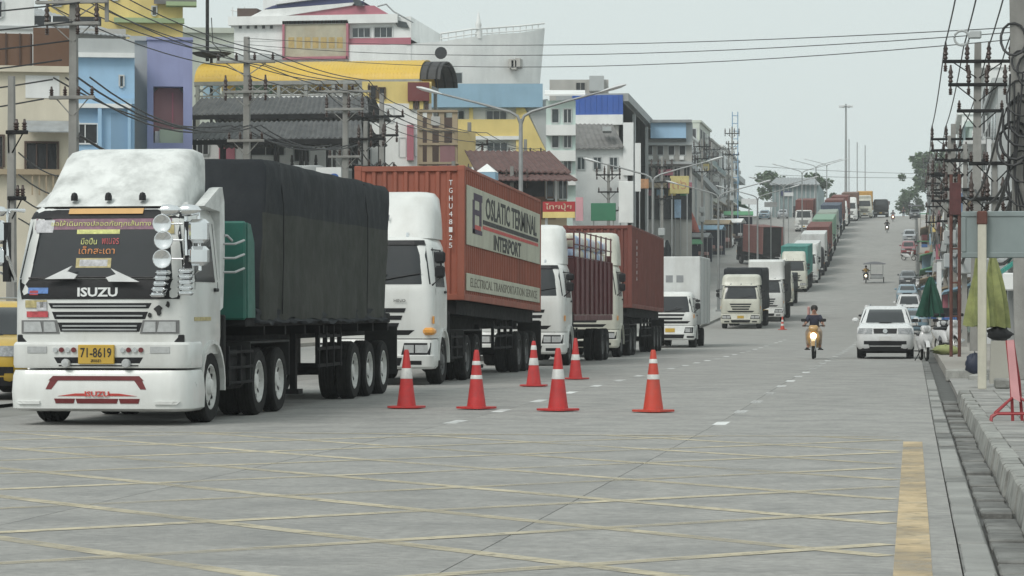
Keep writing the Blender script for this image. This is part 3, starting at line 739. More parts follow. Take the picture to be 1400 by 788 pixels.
# chrome mirror clusters
for s in (-1, 1):
    fr = MB().tube([(s*1.12, .2, 2.92), (s*1.24, -.12, 2.92), (s*1.24, -.16, 2.3), (s*1.17, -.02, 1.95)], .028, 8).build('mirror_arm', M_CHROME, T, smooth=50)
    MB().tube([(s*1.2, -.12, 2.9), (s*1.4, -.1, 2.88), (s*1.42, -.1, 2.1), (s*1.22, .08, 2.0)], .026, 8).build('mirror_bar', M_CHROME, fr, smooth=50)
    for k, z in enumerate((2.72, 2.5, 2.25) if s > 0 else ()):
        x = s*(.93 + .02*(k == 1))
        MB().lathe([(0, .0), (.08, -.004), (.115, -.022), (.128, -.02), (.13, .0), (.11, .035), (.05, .05), (0, .052)], 16, 'y', (x, -.2, z)).build('convex_mirror', M_CHROME, fr, smooth=60)
        MB().tube([(x, -.15, z), (s*1.2, -.13, z)], .014).build('mirror_stalk', M_CHROME, fr)
    for (z0, z1) in ((2.46, 2.78), (2.16, 2.42)):
        MB().cbox(s*1.28, s*1.54, -.22, .0, z0, z1, .05).build('mirror', M_CHROME, fr, smooth=30)
    MB().box(s*1.22, s*1.3, -.16, -.04, 1.95, 2.75).build('mirror_back', M_BLACK, fr)
    for x in ((1.05, 1.33) if s > 0 else (1.36,)):
        MB().lathe([(.0, -.14), (.075, -.13), (.085, -.05), (.06, .08), (0, .13)], 12, 'x', (s*x, -.16, 2.9)).build('horn', M_CHROME, fr, smooth=50)
    for j, (xx, z0) in enumerate(((.93, 1.74), (1.24, 1.76)) if s > 0 else ()):
        for k in range(5):
            MB().cbox(s*(xx-.1 - .018*(4-k)*(1-j)), s*(xx+.09 - .018*(4-k)*(1-j)), -.22, -.06, z0 + .075*k, z0 + .06 + .075*k, .025).build('chrome_fin', M_CHROME, fr, smooth=30)
MB().tube([(1.2, 2.05, 2.62), (1.2, 2.2, 2.62), (1.25, 2.3, 2.55)], .02).build('ladder_rung', M_STEEL, T)
for z in (2.1, 2.3, 2.5): MB().tube([(1.18, 2.0, z), (1.35, 2.05, z), (1.4, 2.4, z+.06)], .018).build('ladder_rung', M_STEEL, T)
b = MB(); cs.side(b, 1, (.35, 1.2), (.35, 1.2), 1.42, 1.47, .012, .02, 1, 1); b.build('ochre_stripe', M_STICK[3], T)
# trailer: green headboard, deck, tarpaulin, low side details
MB().cbox(-1.24, 1.24, 3.1, 3.2, 1.42, 2.86, .03).build('headboard', M_GREEN, T)
for s in (-1, 1):
    MB().prism([(3.21, 1.45), (3.21, 2.84), (3.4, 2.82), (3.62, 2.56), (3.68, 1.45)], s*1.17, s*1.25).build('headboard_wing', M_GREEN, T)
MB().cbox(-1.23, 1.23, 3.21, 14.2, 1.32, 1.5, .02).build('deck', M_CHAS, T)
for k in range(8):
    MB().box(-1.2, 1.2, 4.4 + 1.38*k, 4.5 + 1.38*k, 1.18, 1.319).build('cross_member', M_CHAS, T)
tarp(T, 3.95, 13.6, 1.42, 3.86, 1.24, M_TARP, 3, .03, .55, 90, M_TARPG, .67)
tarp(T, 3.7, 13.65, 1.36, 1.6, 1.26, M_TARP, 9, .02, 0, 110)
for k in range(2):
    y = 5.3 + 6.5*k; MB().tube([(1.275, y, 1.5), (1.285, y + .05, 2.4), (1.27, y+.1, 3.2), (1.2, y+.1, 3.8)], .009, 4).build('rope', M_BLACK, T)
MB().cbox(-.25, .25, 7.2, 7.75, .32, .6, .05).build('air_tank', M_CHAS, T)

# ---- second truck: white cab, orange container with a cream banner
T, cs, bl = truck('white tractor carrying a long orange container with a cream lettered banner', -9.58, 54.9, M_WHITE, L=16.3, roof=3.05, ws=2.05, defl=(3.98, 1.12, .95))
ct = container(T, 3.95, 16.15, 1.5, 4.42, M_ORANGE, tilt=.02)
for (y0, y1, z0, z1) in ((4.17, 15.8, 2.72, 4.02), (4.17, 15.8, 1.72, 2.1)):
    MB().cbox(1.212, 1.238, y0, y1, z0, z1, .006).build('banner', M_CREAMB, ct)
rt = (R(90), 0, R(90))
text('banner_lettering', 'OSLATIC TERMINAL', 8.4, .5, M_INK, ct, (1.241, 10.95, 3.66), rt, .003, .02)
text('banner_lettering', 'INTERPORT', 4.4, .36, M_INK, ct, (1.241, 10.15, 2.93), rt, .003, .03)
text('banner_lettering', 'ELECTRICAL TRANSPORTATION SERVICE', 10.6, .2, mat('faded_lettering', (.16, .15, .12), .7), ct, (1.241, 9.95, 1.91), rt, .003)
MB().box(1.236, 1.243, 6.35, 15.45, 3.27, 3.37).build('banner_line', M_INK, ct)
MB().box(1.236, 1.243, 6.35, 15.45, 3.16, 3.24).build('banner_line', M_RTXT, ct)
b = MB()
for (y0, y1, z0, z1) in ((5.05, 6.25, 3.74, 3.9), (4.9, 5.2, 3.0, 3.74), (5.85, 6.15, 3.2, 3.74), (5.2, 5.85, 3.42, 3.54), (4.95, 6.25, 3.0, 3.1)): b.box(1.236, 1.244, y0, y1, z0, z1)
b.build('banner_emblem', mat('emblem_dark', (.05, .03, .06), .6), ct)
MB().box(1.236, 1.246, 5.2, 6.05, 3.1, 3.2).build('banner_emblem', M_RTXT, ct)
for i, ch in enumerate('TGHU48125'):
    text('container_number', ch, .075, .11, M_WTXT, ct, (.92, 3.95 - .03, 4.05 - .17*i), (R(90), 0, 0), .003)
text('deflector_lettering', 'TH', .2, .12, mat('grey_lettering', (.12, .13, .15), .5), T, (.12, .6, 3.42), (R(72), 0, 0), .01)
b = MB().cbox(1.02, 1.26, -.02, .3, 1.02, 1.17, .05); b.build('corner_lamp', M_AMBER, T)
text('lettering', 'HINO', .24, .06, M_INK, T, (.55, -.02, 1.72), (R(90), 0, 0))

# ---- third truck: white cab with a maroon slatted bed
T, cs, bl = truck('white rigid truck with maroon slatted cargo bed and open rack of white sacks', -9.5, 75., M_WHITE, trailer=False, L=12.2, roof=2.9, ws=1.95, defl=(3.95, 1.1, .8), name='stake_truck')
MB().cbox(-1.22, 1.22, 2.3, 12.1, 1.25, 1.42, .02).build('deck', M_MAROON, T)
for s in (-1, 1):
    MB().box(s*1.17, s*1.21, 2.35, 12.0, 1.425, 3.05).build('bed_wall', M_MAROON, T)
    for k in range(9): MB().cbox(s*1.21, s*1.27, 2.4 + 1.16*k, 2.53 + 1.16*k, 1.43, 3.07, .01).build('bed_rib', M_MAROON, T)
    for z in (3.06, 3.42, 3.8): MB().box(s*1.19, s*1.225, 2.35, 12.0, z, z + .03).build('rack_rail', M_MAROON, T)
    for k in range(8): MB().box(s*1.16, s*1.2, 2.4 + 1.36*k, 2.48 + 1.36*k, 3.05, 3.86).build('rack_post', M_MAROON, T)
for x in (-.9, -.45, 0, .45, .9): MB().box(x-.03, x+.03, 2.28, 2.33, 1.43, 3.84).build('rack_post', M_MAROON, T)
for z in (3.06, 3.3, 3.55, 3.8): MB().box(-1.2, 1.2, 2.24, 2.28, z, z+.045).build('rack_rail', M_MAROON, T)
MB().box(-1.2, 1.2, 2.29, 2.34, 1.425, 3.05).build('bed_front', M_MAROON, T)
MB().box(-1.18, 1.18, 11.95, 12.0, 1.425, 3.3).build('tailgate', M_MAROON, T)
M_SACK = [mat('sack_' + n, c, .7, var=.12, scale=4, bump=.5, bscale=9) for n, c in (('white', (.72, .74, .76)), ('pale_blue', (.42, .52, .7)), ('cream', (.68, .64, .52)))]
for k in range(9):
    for x in (-.75, 0, .75):
        for z in ((3.0, 3.38) if x > .5 else (3.38,)):
            lf = Loft([(z, .3, 2.55 + 1.02*k, 3.45 + 1.02*k, .14, .14), (z+.08, .36, 2.5 + 1.02*k, 3.5 + 1.02*k, .16, .16), (z+.26, .36, 2.5 + 1.02*k, 3.5 + 1.02*k, .16, .16), (z+.36, .28, 2.6 + 1.02*k, 3.4 + 1.02*k, .14, .14)])
            o = lf.body(MB(), na=3); o.v = [(v[0] + x, v[1], v[2]) for v in o.v]
            tag(link('sack', o.mesh('sack', M_SACK[(k*5 + int(x*2) + int(z*3)) % 3], 50)), ['white', 'pale blue', 'cream'][(k*5 + int(x*2) + int(z*3)) % 3] + ' sack piled in the rack of the maroon truck bed', 'sack', 'sacks in the rack of the maroon truck').matrix_world = Matrix.Translation(T.location)
MB().box(-1.1, 1.1, 2.45, 11.9, 1.43, 2.99).build('lower_load', mat('load_dark', (.2, .19, .18), .8), T)

# ---- fourth truck: cream cab, red-brown container
T, cs, bl = truck('cream-white tractor with bulging roof deflector and a plain red-brown container', -9.7, 90.3, M_CREAM, L=17.2, roof=3.15, ws=2.1, defl=(4.2, 1.15, .85))
ct = container(T, 4.75, 16.95, 1.52, 4.42, M_RBROWN, tilt=.012)
for i, ch in enumerate('4812706'): text('container_number', ch, .14, .14, M_WTXT, ct, (1.242, 6.2, 3.9 - .22*i), rt, .003)

# ---- fifth truck: small white box van truck
T, cs, bl = truck('small white delivery truck with a tall white cargo box', -9.0, 113.0, M_WHITE, trailer=False, L=7.6, hw=1.0, roof=2.35, ws=1.5, defl=None, name='box_truck', r=.4, detail=-1, visor=False)
bx = MB().cbox(-1.12, 1.12, 1.95, 7.6, .95, 3.85, .03).build('cargo_box', M_BOXW, T)
for s in (-1, 1):
    for k in range(3): MB().box(s*1.12, s*1.135, 2.1 + 1.8*k, 2.16 + 1.8*k, 1.0, 3.8).build('box_rib', M_STEEL, bx)
for (x, y) in ((-1.12, 1.95), (1.12, 1.95)): MB().cbox(x-.03, x+.03, y-.02, y+.05, .95, 3.87, .01).build('corner_trim', M_STEEL, bx)
for k, x in enumerate((-.35, .1)): MB().box(x, x+.3, 1.94, 1.951, 2.75, 3.05).build('box_mark', mat('grey_mark', (.25, .26, .27), .6), bx)

# ---- sixth truck and those that climb the hill
T, cs, bl = truck('cream-white rigid truck with dark tarpaulin heading the uphill queue beside the median', -9.2, 166., M_CREAM, trailer=False, L=10.5, roof=2.75, ws=1.85, defl=(3.35, 1.2, .62), name='tarpaulin_truck')
MB().cbox(-1.2, 1.2, 2.3, 10.4, 1.1, 1.35, .02).build('deck', M_CHAS, T); tarp(T, 2.35, 10.35, 1.3, 3.75, 1.2, M_TARP, 4, .08, 0, 20)
T, cs, bl = truck('truck with tall flat white roof shield over a dark grey tarpaulin load', -8.5, 181., M_WHITE, trailer=False, L=11., roof=2.9, ws=1.95, defl=(4.15, 1.22, .6), name='tarpaulin_truck')
MB().cbox(-1.2, 1.2, 2.3, 10.9, 1.1, 1.35, .02).build('deck', M_CHAS, T); tarp(T, 2.3, 10.85, 1.3, 3.95, 1.22, M_TARPG, 5, .08, 0, 20)
MB().cbox(-1.2, 1.2, 1.3, 2.4, 3.7, 4.15, .05).build('roof_shield', M_WHITE, T)
T, cs, bl = truck('low white flatbed truck with a dark covered load ahead of the teal container', -9.3, 213., M_CREAM, trailer=False, L=10., roof=2.7, ws=1.85, defl=None, name='flatbed_truck')
MB().cbox(-1.2, 1.2, 2.3, 9.9, 1.1, 1.35, .02).build('deck', M_CHAS, T); tarp(T, 2.3, 9.85, 1.3, 2.5, 1.2, M_TARP, 6, .08, 0, 14)
def rig(label, Xr, d, cabm, lm, zt=4.2, L=15., kind='container', df=(3.7, 1.1, .85), roof=2.95, tr=True, nm='semi_truck'):
    T, cs, bl = truck(label, Xr, d, cabm, trailer=tr, L=L, roof=roof, defl=df, name=nm)
    y0 = 2.6 if tr else 2.2
    if kind == 'container': container(T, y0, L - .2, 1.45, zt, lm)
    elif kind == 'box':
        q = MB().cbox(-1.22, 1.22, y0, L-.2, 1.2, zt, .04).build('cargo_box', lm, T)
        for s in (-1, 1): MB().box(s*1.22, s*1.235, y0+.1, L-.3, zt-.12, zt-.04).build('box_rail', M_STEEL, q)
    else: tarp(T, y0, L-.2, 1.3, zt, 1.22, lm, int(d), .06, 0, 16)
    return T
rig('white tractor under a short teal container on the slope', -9.5, 246., M_CREAM, M_TEAL, 4.15, 15.)
rig('white truck with a domed white roof and blue door panel behind the teal container', -9.2, 266., M_WHITE, M_BOXW, 3.9, 9.5, 'box', (3.95, 1.15, .7), tr=False, nm='box_truck')
rig('white box truck with a black front above its cab on the slope', -9.0, 279., M_BLACK, M_BOXW, 4.25, 10.5, 'box', None, tr=False, nm='box_truck')
rig('tractor with a weathered red-brown container behind the black-fronted box truck', -9.0, 293., M_BLACK, M_RBROWN, 4.3, 15., df=None)
rig('tractor with a bright pale green container on the upper slope', -9.1, 312., M_WHITE, M_PGREEN, 4.2, 15., df=None)
rig('truck with a faded grey-green tarpaulin behind the pale green container', -9.2, 331., M_WHITE, mat('pale_tarpaulin', (.25, .29, .25), .7), 4.1, 11., 'tarp', None, tr=False, nm='tarpaulin_truck')
rig('truck with a dark blue-grey container on the upper slope', -9.3, 347., M_WHITE, M_NAVY, 4.3, 15., df=None)
rig('truck with a dark red-brown container just below the crest', -9.4, 366., M_WHITE, M_RBROWN, 4.4, 16., df=None)
rig('truck with a second red-brown container and white deflector at the crest', -9.3, 392., M_WHITE, M_RBROWN, 4.3, 16.)
rig('white truck with a brown container standing on the crest', -8.4, 415., M_WHITE, mat('brown_container', (.16, .09, .06), .6), 4.3, 16.)
rig('orange-yellow truck with pale roof board at the crest', -6.4, 432., M_CREAM, M_YTRUCK, 4.3, 10., 'box', (3.7, 1.1, .4), tr=False, nm='box_truck')
rig('dark brown loaded truck beside the orange-yellow truck at the crest', -3.9, 440., M_BLACK, M_BROWN, 2.6, 10., 'tarp', None, tr=False, nm='tarpaulin_truck')
rig('truck with a wide red container on the far side of the crest mast', -13.6, 372., M_WHITE, M_RBROWN, 4.3, 13., df=None)
# open empty container on a lorry turning in the opposite carriageway
T, cs, bl = truck('turning lorry with an empty open-ended brown container in the opposite carriageway', -17.2, 303., M_BLACK, trailer=False, L=8.5, defl=None, name='container_lorry', rz=R(203), visor=False)
container(T, 2.1, 8.3, 1.4, 4.4, mat('dull_brown_container', (.2, .085, .075), .65, var=.12), open_end=True)
MB().box(-1.12, 1.12, 2.3, 8.0, 1.52, 4.3).build('interior_shade_block', M_CHAS, T)  # near-black block stands in for the shade inside the empty container
# ================================================================ cars, motorcycles, people
M_CARW = mat('white_car_paint', (.68, .69, .69), .25, var=.04, coat=.6, dirt=(.45, .44, .42), damt=.3)
M_CARB = mat('light_blue_car_paint', (.2, .3, .37), .28, var=.06, coat=.6)
M_CARG = mat('grey_car_paint', (.1, .11, .12), .28, var=.06, coat=.6)
M_CARR = mat('red_car_paint', (.25, .04, .05), .28, var=.06, coat=.6)
M_CARS = mat('silver_car_paint', (.36, .38, .4), .28, var=.06, coat=.6)
M_CARY = mat('yellow_car_paint', (.55, .36, .04), .35, var=.08, coat=.4)
M_CARLAMP = mat('car_lamp_glass', (.28, .29, .3), .12, var=.4, scale=18, spec=.8)
M_WPLATE = mat('white_plate', (.6, .6, .58), .5)
def car(label, Xc, d, m, L=4.4, hw=.85, hood=.95, roof=1.45, rz=0., group=None, suv=False, name='parked_car', Y=None, cat='car', pickup=False):
    if Y is None: Y = Yd(d, Xc)
    T = thing(name, label, cat, (Xc, Y, zg(Y) + .012), rz, group, math.atan(slope(Y + 2) * math.cos(rz)))
    g = .3 if suv else .2
    lo = Loft([(g, hw-.06, .1, L-.1, .3, .25), (g+.1, hw-.01, .02, L-.02, .32, .28), (hood-.28, hw, 0, L, .32, .28), (hood-.12, hw-.02, .05, L-.02, .34, .28), (hood-.03, hw-.08, .2, L-.06, .36, .28), (hood+.05, hw-.13, .75, L-.12, .3, .25)])
    lo.body(MB()).build('body', m, T, smooth=40)
    cf = 1.02 if suv else 1.0; cb = L-.15 if (suv and not pickup) else L*.8 if not pickup else 3.2
    ca = Loft([(hood-.02, hw-.06, cf, cb, .2, .2), (hood+.05, hw-.07, cf+.1, cb, .2, .2), (roof-.12, hw-.2, cf+.78, cb-.25, .22, .2), (roof-.03, hw-.26, cf+.95, cb-.32, .25, .2), (roof, hw-.36, cf+1.15, cb-.5, .25, .2)])
    ca.body(MB()).build('cabin', m, T, smooth=40)
    b = MB(); ca.front(b, (-hw+.12, hw-.12), (-hw+.27, hw-.27), hood+.06, roof-.11, .012, .03, 8, 3); b.build('windscreen', M_GLASS, T, smooth=40)
    for s in (-1, 1):
        b = MB(); ca.side(b, s, (cf+.45, cb-.3), (cf+.95, cb-.45), hood+.08, roof-.14, .012, .03); b.build('side_window', M_GLASS, T)
        b = MB(); lo.front(b, (s*.42, s*(hw-.03)), (s*.4, s*(hw-.08)), hood-.3, hood-.12, .012, .03, 6, 1); b.build('headlight', M_CARLAMP, T, smooth=40)
        b = MB(); lo.front(b, (s*.5, s*.68), (s*.5, s*.68), g+.16, g+.27, .01, .03, 2, 1); b.build('fog_lamp', M_BLACK, T)
        MB().cbox(s*(hw+.16), s*(hw-.04), cf+.35, cf+.5, hood+.06, hood+.22, .05).build('mirror', m, T, smooth=40)
        for y in (.85, L-.9): wheel(T, s*(hw-.01), y, .36 if suv else .31, .24, s, M_RIMD)
    b = MB(); lo.front(b, (-.36, .36), (-.38, .38), hood-.29, hood-.13, .01, .03, 4, 1); b.build('grille', M_BLACK, T)
    b = MB(); lo.front(b, (-.45, .45), (-.52, .52), g+.06, g+.26, .008, .03, 4, 1); b.build('lower_grille', M_BLACK, T)
    b = MB(); lo.front(b, (-.19, .19), (-.19, .19), g+.28, g+.42, .02, .02, 1, 1); b.build('number_plate', M_WPLATE, T)
    MB().box(-hw+.12, hw-.12, .5, L-.5, .17, g+.02).build('underbody', M_CHAS, T)
    if suv:
        b = MB(); lo.front(b, (-.5, .5), (-.56, .56), g+.04, g+.27, .03, .05, 10, 1); b.build('lower_bumper', M_BLACK, T, smooth=40)
        b = MB(); lo.front(b, (-hw+.1, hw-.1), (-hw+.02, hw-.02), g-.06, g+.04, .0, .05, 10, 1); b.build('skid_plate', M_BLACK, T, smooth=40)
        MB().lathe([(.075, 0), (.075, .015), (.05, .025), (0, .028)], 14, 'y', (0, -.035, hood-.21)).build('badge', M_CHROME, T, smooth=40)
        MB().cbox(-.2, .2, .65, .95, hood+.02, hood+.085, .03).build('bonnet_scoop', M_BLACK, T)
        for s in (-1, 1): MB().tube([(s*.52, 2.3, roof-.02), (s*.54, 2.4, roof+.05), (s*.54, 4.0, roof+.05), (s*.52, 4.1, roof-.02)], .022).build('roof_rail', M_STEEL, T)
    return T
car('white sports utility vehicle with bonnet scoop parked facing out on the edge line', -.88, 87., M_CARW, 4.7, .92, 1.1, 1.7, suv=True, name='sports_utility_vehicle')
car('white pickup parked close behind the white sports utility vehicle', -.25, 180., M_CARW, 5.0, .9, 1.08, 1.75, suv=True, pickup=True, name='pickup')
car('light blue hatchback parked behind the white pickup', -.45, 219., M_CARB, 4.2, .88)
car('small blue-green car parked between the sports utility vehicle and the pickup', .1, 150., M_CARB, 3.9, .8, .95, 1.4)
car('dark grey saloon parked uphill beside a motorcycle', -.45, 257., M_CARG, 4.4, .86)
car('dark red car parked high on the right kerb', -.5, 311., M_CARR, 4.4, .88, 1.0, 1.6)
car('silver-white car parked behind the dark red car', -.4, 336., M_CARS, 4.4, .86, 1.0, 1.55)
car('silver saloon parked by the left kerb below the clothes stall', -23.6, 302., M_CARS, 4.4, .86, group=None)
car('white saloon parked by the left kerb next to a dark pickup', -22.6, 330., M_CARW, 4.4, .86)
car('dark pickup standing on the left side between two pale cars', -24.2, 318., M_CARG, 4.8, .9, 1.1, 1.75, suv=True, pickup=True, name='pickup')
car('dark car on the left side under the market awnings', -24.4, 346., M_CARG, 4.4, .86)
for k, (x, d_, m_, lb) in enumerate(((-23.5, 432., M_CARB, 'blue car parked far up the opposite carriageway before the grey hall'), (-20.8, 436., M_CARS, 'silver car parked far up the opposite carriageway before the grey hall'), (-17.9, 438., M_CARW, 'white car parked far up the opposite carriageway before the grey hall'))):
    car(lb, x, d_, m_, 4.4, .86)
car('yellow pickup half hidden behind the first truck cab', -15.95, 46.5, M_CARY, 4.8, .86, 1.05, 1.7, suv=True, pickup=True, name='pickup')

M_BIKE = {k: mat('bike_' + k, c, .3, var=.1, coat=.4) for k, c in (('white', (.6, .6, .6)), ('dark', (.03, .03, .035)), ('red', (.25, .03, .03)), ('gold', (.42, .25, .09)))}
M_BEAM = mat('lit_headlamp', (1, .82, .55), .3, emit=5., rnd=0)
def moto(label, X, d, body='dark', rz=0., lit=0, group=None, name='motorcycle', Y=None):
    if Y is None: Y = Yd(d, X)
    m = M_BIKE[body]
    T = thing(name, label, 'motorcycle', (X, Y, zg(Y) + .012 + (.17 if X > .76 else 0)), rz, group, math.atan(slope(Y) * math.cos(rz)))
    for y in (0, 1.22):
        w = MB().lathe([(.2, -.03), (.25, -.045), (.285, -.03), (.29, 0), (.285, .03), (.25, .045), (.2, .03), (.2, -.03)], 22, 'x', (0, 0, 0), False).build('wheel', M_TYRE, T, smooth=50)
        w.location = (0, y, .29)
        r_ = MB().lathe([(.2, -.02), (.21, 0), (.2, .02), (.17, 0), (.2, -.02)], 18, 'x', (0, 0, 0), False)
        for k in range(6): a = k*math.pi/3; r_.tube([(0, 0, 0), (0, .19*math.cos(a), .19*math.sin(a))], .012, 4)
        r_.lathe([(.05, -.05), (.05, .05)], 10, 'x'); r_.build('rim', M_RIM, w)
    b = MB()
    for s in (-1, 1): b.tube([(s*.07, 0, .29), (s*.07, .1, .62), (s*.06, .22, .95)], .022)
    b.build('fork', M_STEEL, T)
    fd = MB()
    for i in range(8):
        a0, a1 = R(20 + 17*i), R(20 + 17*(i+1)); P = []
        for a in (a0, a1):
            for rr_ in (.31, .335): P.append((math.cos(a)*rr_, math.sin(a)*rr_ + .29))
        fd.hexa([(-.06, *P[0]), (-.06, *P[1]), (-.06, *P[3]), (-.06, *P[2])], [(.06, *P[0]), (.06, *P[1]), (.06, *P[3]), (.06, *P[2])])
    fd.build('front_fender', m, T)
    Loft([(.42, .1, .17, .42, .05, .05), (.5, .17, .13, .36, .06, .05), (.7, .22, .1, .3, .08, .05), (.85, .17, .12, .3, .08, .05), (.92, .12, .16, .3, .06, .05)]).body(MB(), na=3).build('leg_shield', m, T, smooth=45)
    Loft([(.88, .1, .06, .34, .06, .05), (.95, .15, .04, .36, .08, .06), (1.04, .15, .08, .38, .08, .06), (1.08, .1, .14, .34, .06, .05)]).body(MB(), na=3).build('handlebar_cowl', m, T, smooth=45)
    MB().lathe([(0, -.03), (.06, -.026), (.095, -.005), (.1, .02), (.09, .06)], 14, 'y', (0, .06, .98 if lit != 2 else .74)).build('headlight', M_BEAM if lit else M_LAMP, T, smooth=50)
    MB().tube([(-.36, .38, 1.06), (-.3, .34, 1.07), (-.1, .25, 1.04), (.1, .25, 1.04), (.3, .34, 1.07), (.36, .38, 1.06)], .018).build('handlebar', M_BLACK, T)
    for s in (-1, 1):
        MB().tube([(s*.26, .32, 1.06), (s*.3, .28, 1.22)], .009).build('mirror_stalk', M_BLACK, T)
        MB().cbox(s*.22, s*.4, .25, .3, 1.19, 1.29, .03).build('mirror', M_BLACK, T)
    Loft([(.36, .13, .4, 1.0, .05, .05), (.45, .15, .38, 1.1, .06, .06), (.6, .15, .55, 1.4, .1, .1), (.72, .14, .62, 1.6, .1, .12), (.77, .12, .66, 1.6, .1, .1)]).body(MB(), na=3).build('rear_body', m, T, smooth=45)
    Loft([(.76, .13, .6, 1.45, .1, .12), (.82, .14, .58, 1.48, .1, .12), (.86, .11, .64, 1.42, .1, .1)]).body(MB(), na=3).build('seat', M_BLACK, T, smooth=45)
    MB().tube([(.17, .75, .32), (.17, 1.1, .34), (.18, 1.45, .42)], [.03, .05, .055], 8).build('exhaust', M_STEEL, T)
    for s in (-1, 1): MB().tube([(s*.12, .62, .3), (s*.3, .62, .3)], .02).build('foot_peg', M_BLACK, T)
    if rz or not lit: MB().tube([(-.08, .75, .32), (-.24, .85, .0)], .015).build('kick_stand', M_BLACK, T)
    return T

def skin(name, verts, edges, radii, m, parent, root=0, sub=2):
    me = bpy.data.meshes.new(name); me.from_pydata(verts, edges, [])
    o = link(name, me)
    md = o.modifiers.new('skin', 'SKIN'); md.use_smooth_shade = True
    for i, r_ in enumerate(radii):
        sv = me.skin_vertices[0].data[i]; sv.radius = (r_, r_) if not isinstance(r_, tuple) else r_
        sv.use_root = i == root
    sb = o.modifiers.new('sub', 'SUBSURF'); sb.levels = sub; sb.render_levels = sub
    dg = bpy.context.evaluated_depsgraph_get()
    nm = bpy.data.meshes.new_from_object(o.evaluated_get(dg)); bpy.data.objects.remove(o)
    for p in nm.polygons: p.use_smooth = True
    nm.materials.clear(); nm.materials.append(m)
    return link(name, nm, parent)
M_SKIN = mat('skin', (.36, .2, .14), .55, var=.08, rnd=0)
M_HAIR = mat('hair', (.02, .017, .015), .6, var=.2)
M_CLOTH = {k: mat('cloth_' + k, c, .8, var=.15, scale=7, bump=.4, bscale=12) for k, c in (('navy', (.022, .024, .045)), ('pink', (.48, .27, .25)), ('black', (.02, .02, .022)), ('grey', (.12, .12, .13)), ('yellow', (.42, .26, .08)), ('white', (.55, .55, .55)), ('tan', (.33, .26, .2)))}
def rider(label, moto_obj, shirt='navy', trousers='black', helmet=None, seat=(0, .95, .86), fingers=True):
    P = thing('person', label, 'person', moto_obj.location, moto_obj.rotation_euler.z, None, moto_obj.rotation_euler.x)
    sx, sy, sz = seat
    V = [(0, sy, sz+.08), (0, sy-.04, sz+.3), (0, sy-.07, sz+.5), (0, sy-.08, sz+.57), (0, sy-.1, sz+.68), (0, sy-.11, sz+.76)]
    E = [(i, i+1) for i in range(5)]; Rr = [.15, .14, .13, .055, .09, .085]
    for s in (-1, 1):
        b = len(V)
        V += [(s*.17, sy-.07, sz+.49), (s*.27, sy-.22, sz+.28), (s*.3, sy-.45, sz+.23), (s*.31, sy-.53, sz+.22)]
        E += [(2, b), (b, b+1), (b+1, b+2), (b+2, b+3)]; Rr += [.07, .05, .036, .032]
        if fingers:
            for k in range(4):
                f = len(V); x = s*(.275 + .022*k); ln = (.05, .056, .054, .044)[k]
                V += [(x, sy-.58, sz+.225), (x, sy-.58-ln*.6, sz+.2), (x, sy-.56, sz+.165)]; E += [(b+3, f), (f, f+1), (f+1, f+2)]; Rr += [.01, .009, .008]
            f = len(V); V += [(s*.265, sy-.55, sz+.2), (s*.26, sy-.58, sz+.17)]; E += [(b+3, f), (f, f+1)]; Rr += [.011, .009]
        h = len(V)
        V += [(s*.1, sy-.06, sz+.07), (s*.2, sy-.44, sz+.0), (s*.19, sy-.36, .38), (s*.2, sy-.44, .33), (s*.21, sy-.56, .32)]
        E += [(0, h), (h, h+1), (h+1, h+2), (h+2, h+3), (h+3, h+4)]; Rr += [.1, .07, .045, .04, .03]
    body = skin('body', V, E, Rr, M_SKIN, P)
    # clothes follow the same joints, a little fuller, and end at the neck, the sleeves and the ankles
    vs = [V[0], V[1], V[2], (0, sy-.075, sz+.53)]; es = [(0, 1), (1, 2), (2, 3)]; rs = [.175, .165, .155, .075]
    for b in (6, 6 + (4 + (14 if fingers else 0) + 5)):
        k = len(vs); sh, el = Vector(V[b]), Vector(V[b+1]); vs += [V[b], tuple(sh.lerp(el, .95))]; es += [(2, k), (k, k+1)]; rs += [.09, .072]
    skin('shirt', vs, es, rs, M_CLOTH[shirt], P)
    n_arm = 4 + (14 if fingers else 0); hs_ = [6 + n_arm, 6 + n_arm*2 + 5]
    vs = [V[0], (0, sy-.02, sz+.16)]; es = [(0, 1)]; rs = [.165, .155]
    for h in hs_:
        k = len(vs); vs += [V[h], V[h+1], tuple(Vector(V[h+1]).lerp(Vector(V[h+2]), .9))]; es += [(0, k), (k, k+1), (k+1, k+2)]; rs += [.115, .088, .06]
    skin('trousers', vs, es, rs, M_CLOTH[trousers], P)
    for h in hs_:
        x, y, z = V[h+4]; MB().cbox(x-.05, x+.05, y-.1, y+.14, .3, .37, .03).build('shoe', M_CLOTH['black'], P, smooth=40)
    hc = (0, sy-.1, sz+.73)
    if helmet:
        MB().lathe([(.115, -.08), (.135, -.02), (.135, .05), (.11, .11), (.06, .145), (0, .155)], 16, 'z', hc).build('helmet', M_CLOTH[helmet], P, smooth=50)
    else:
        MB().lathe([(.09, -.06), (.112, 0), (.114, .06), (.09, .11), (.05, .135), (0, .142)], 16, 'z', (hc[0], hc[1]+.025, hc[2])).build('hair', M_HAIR, P, smooth=50)
    fy = sy - .2
    MB().lathe([(0, -.03), (.012, -.02), (.016, 0), (.008, .03), (0, .035)], 8, 'z', (0, fy-.005, hc[2]-.02)).build('nose', M_SKIN, P, smooth=50)
    for s in (-1, 1):
        MB().cbox(s*.015, s*.05, fy-.003, fy+.02, hc[2]+.0, hc[2]+.018, .004).build('eye', M_HAIR, P)
        MB().cbox(s*.088, s*.103, sy-.12, sy-.08, hc[2]-.035, hc[2]+.02, .006).build('ear', M_SKIN, P)
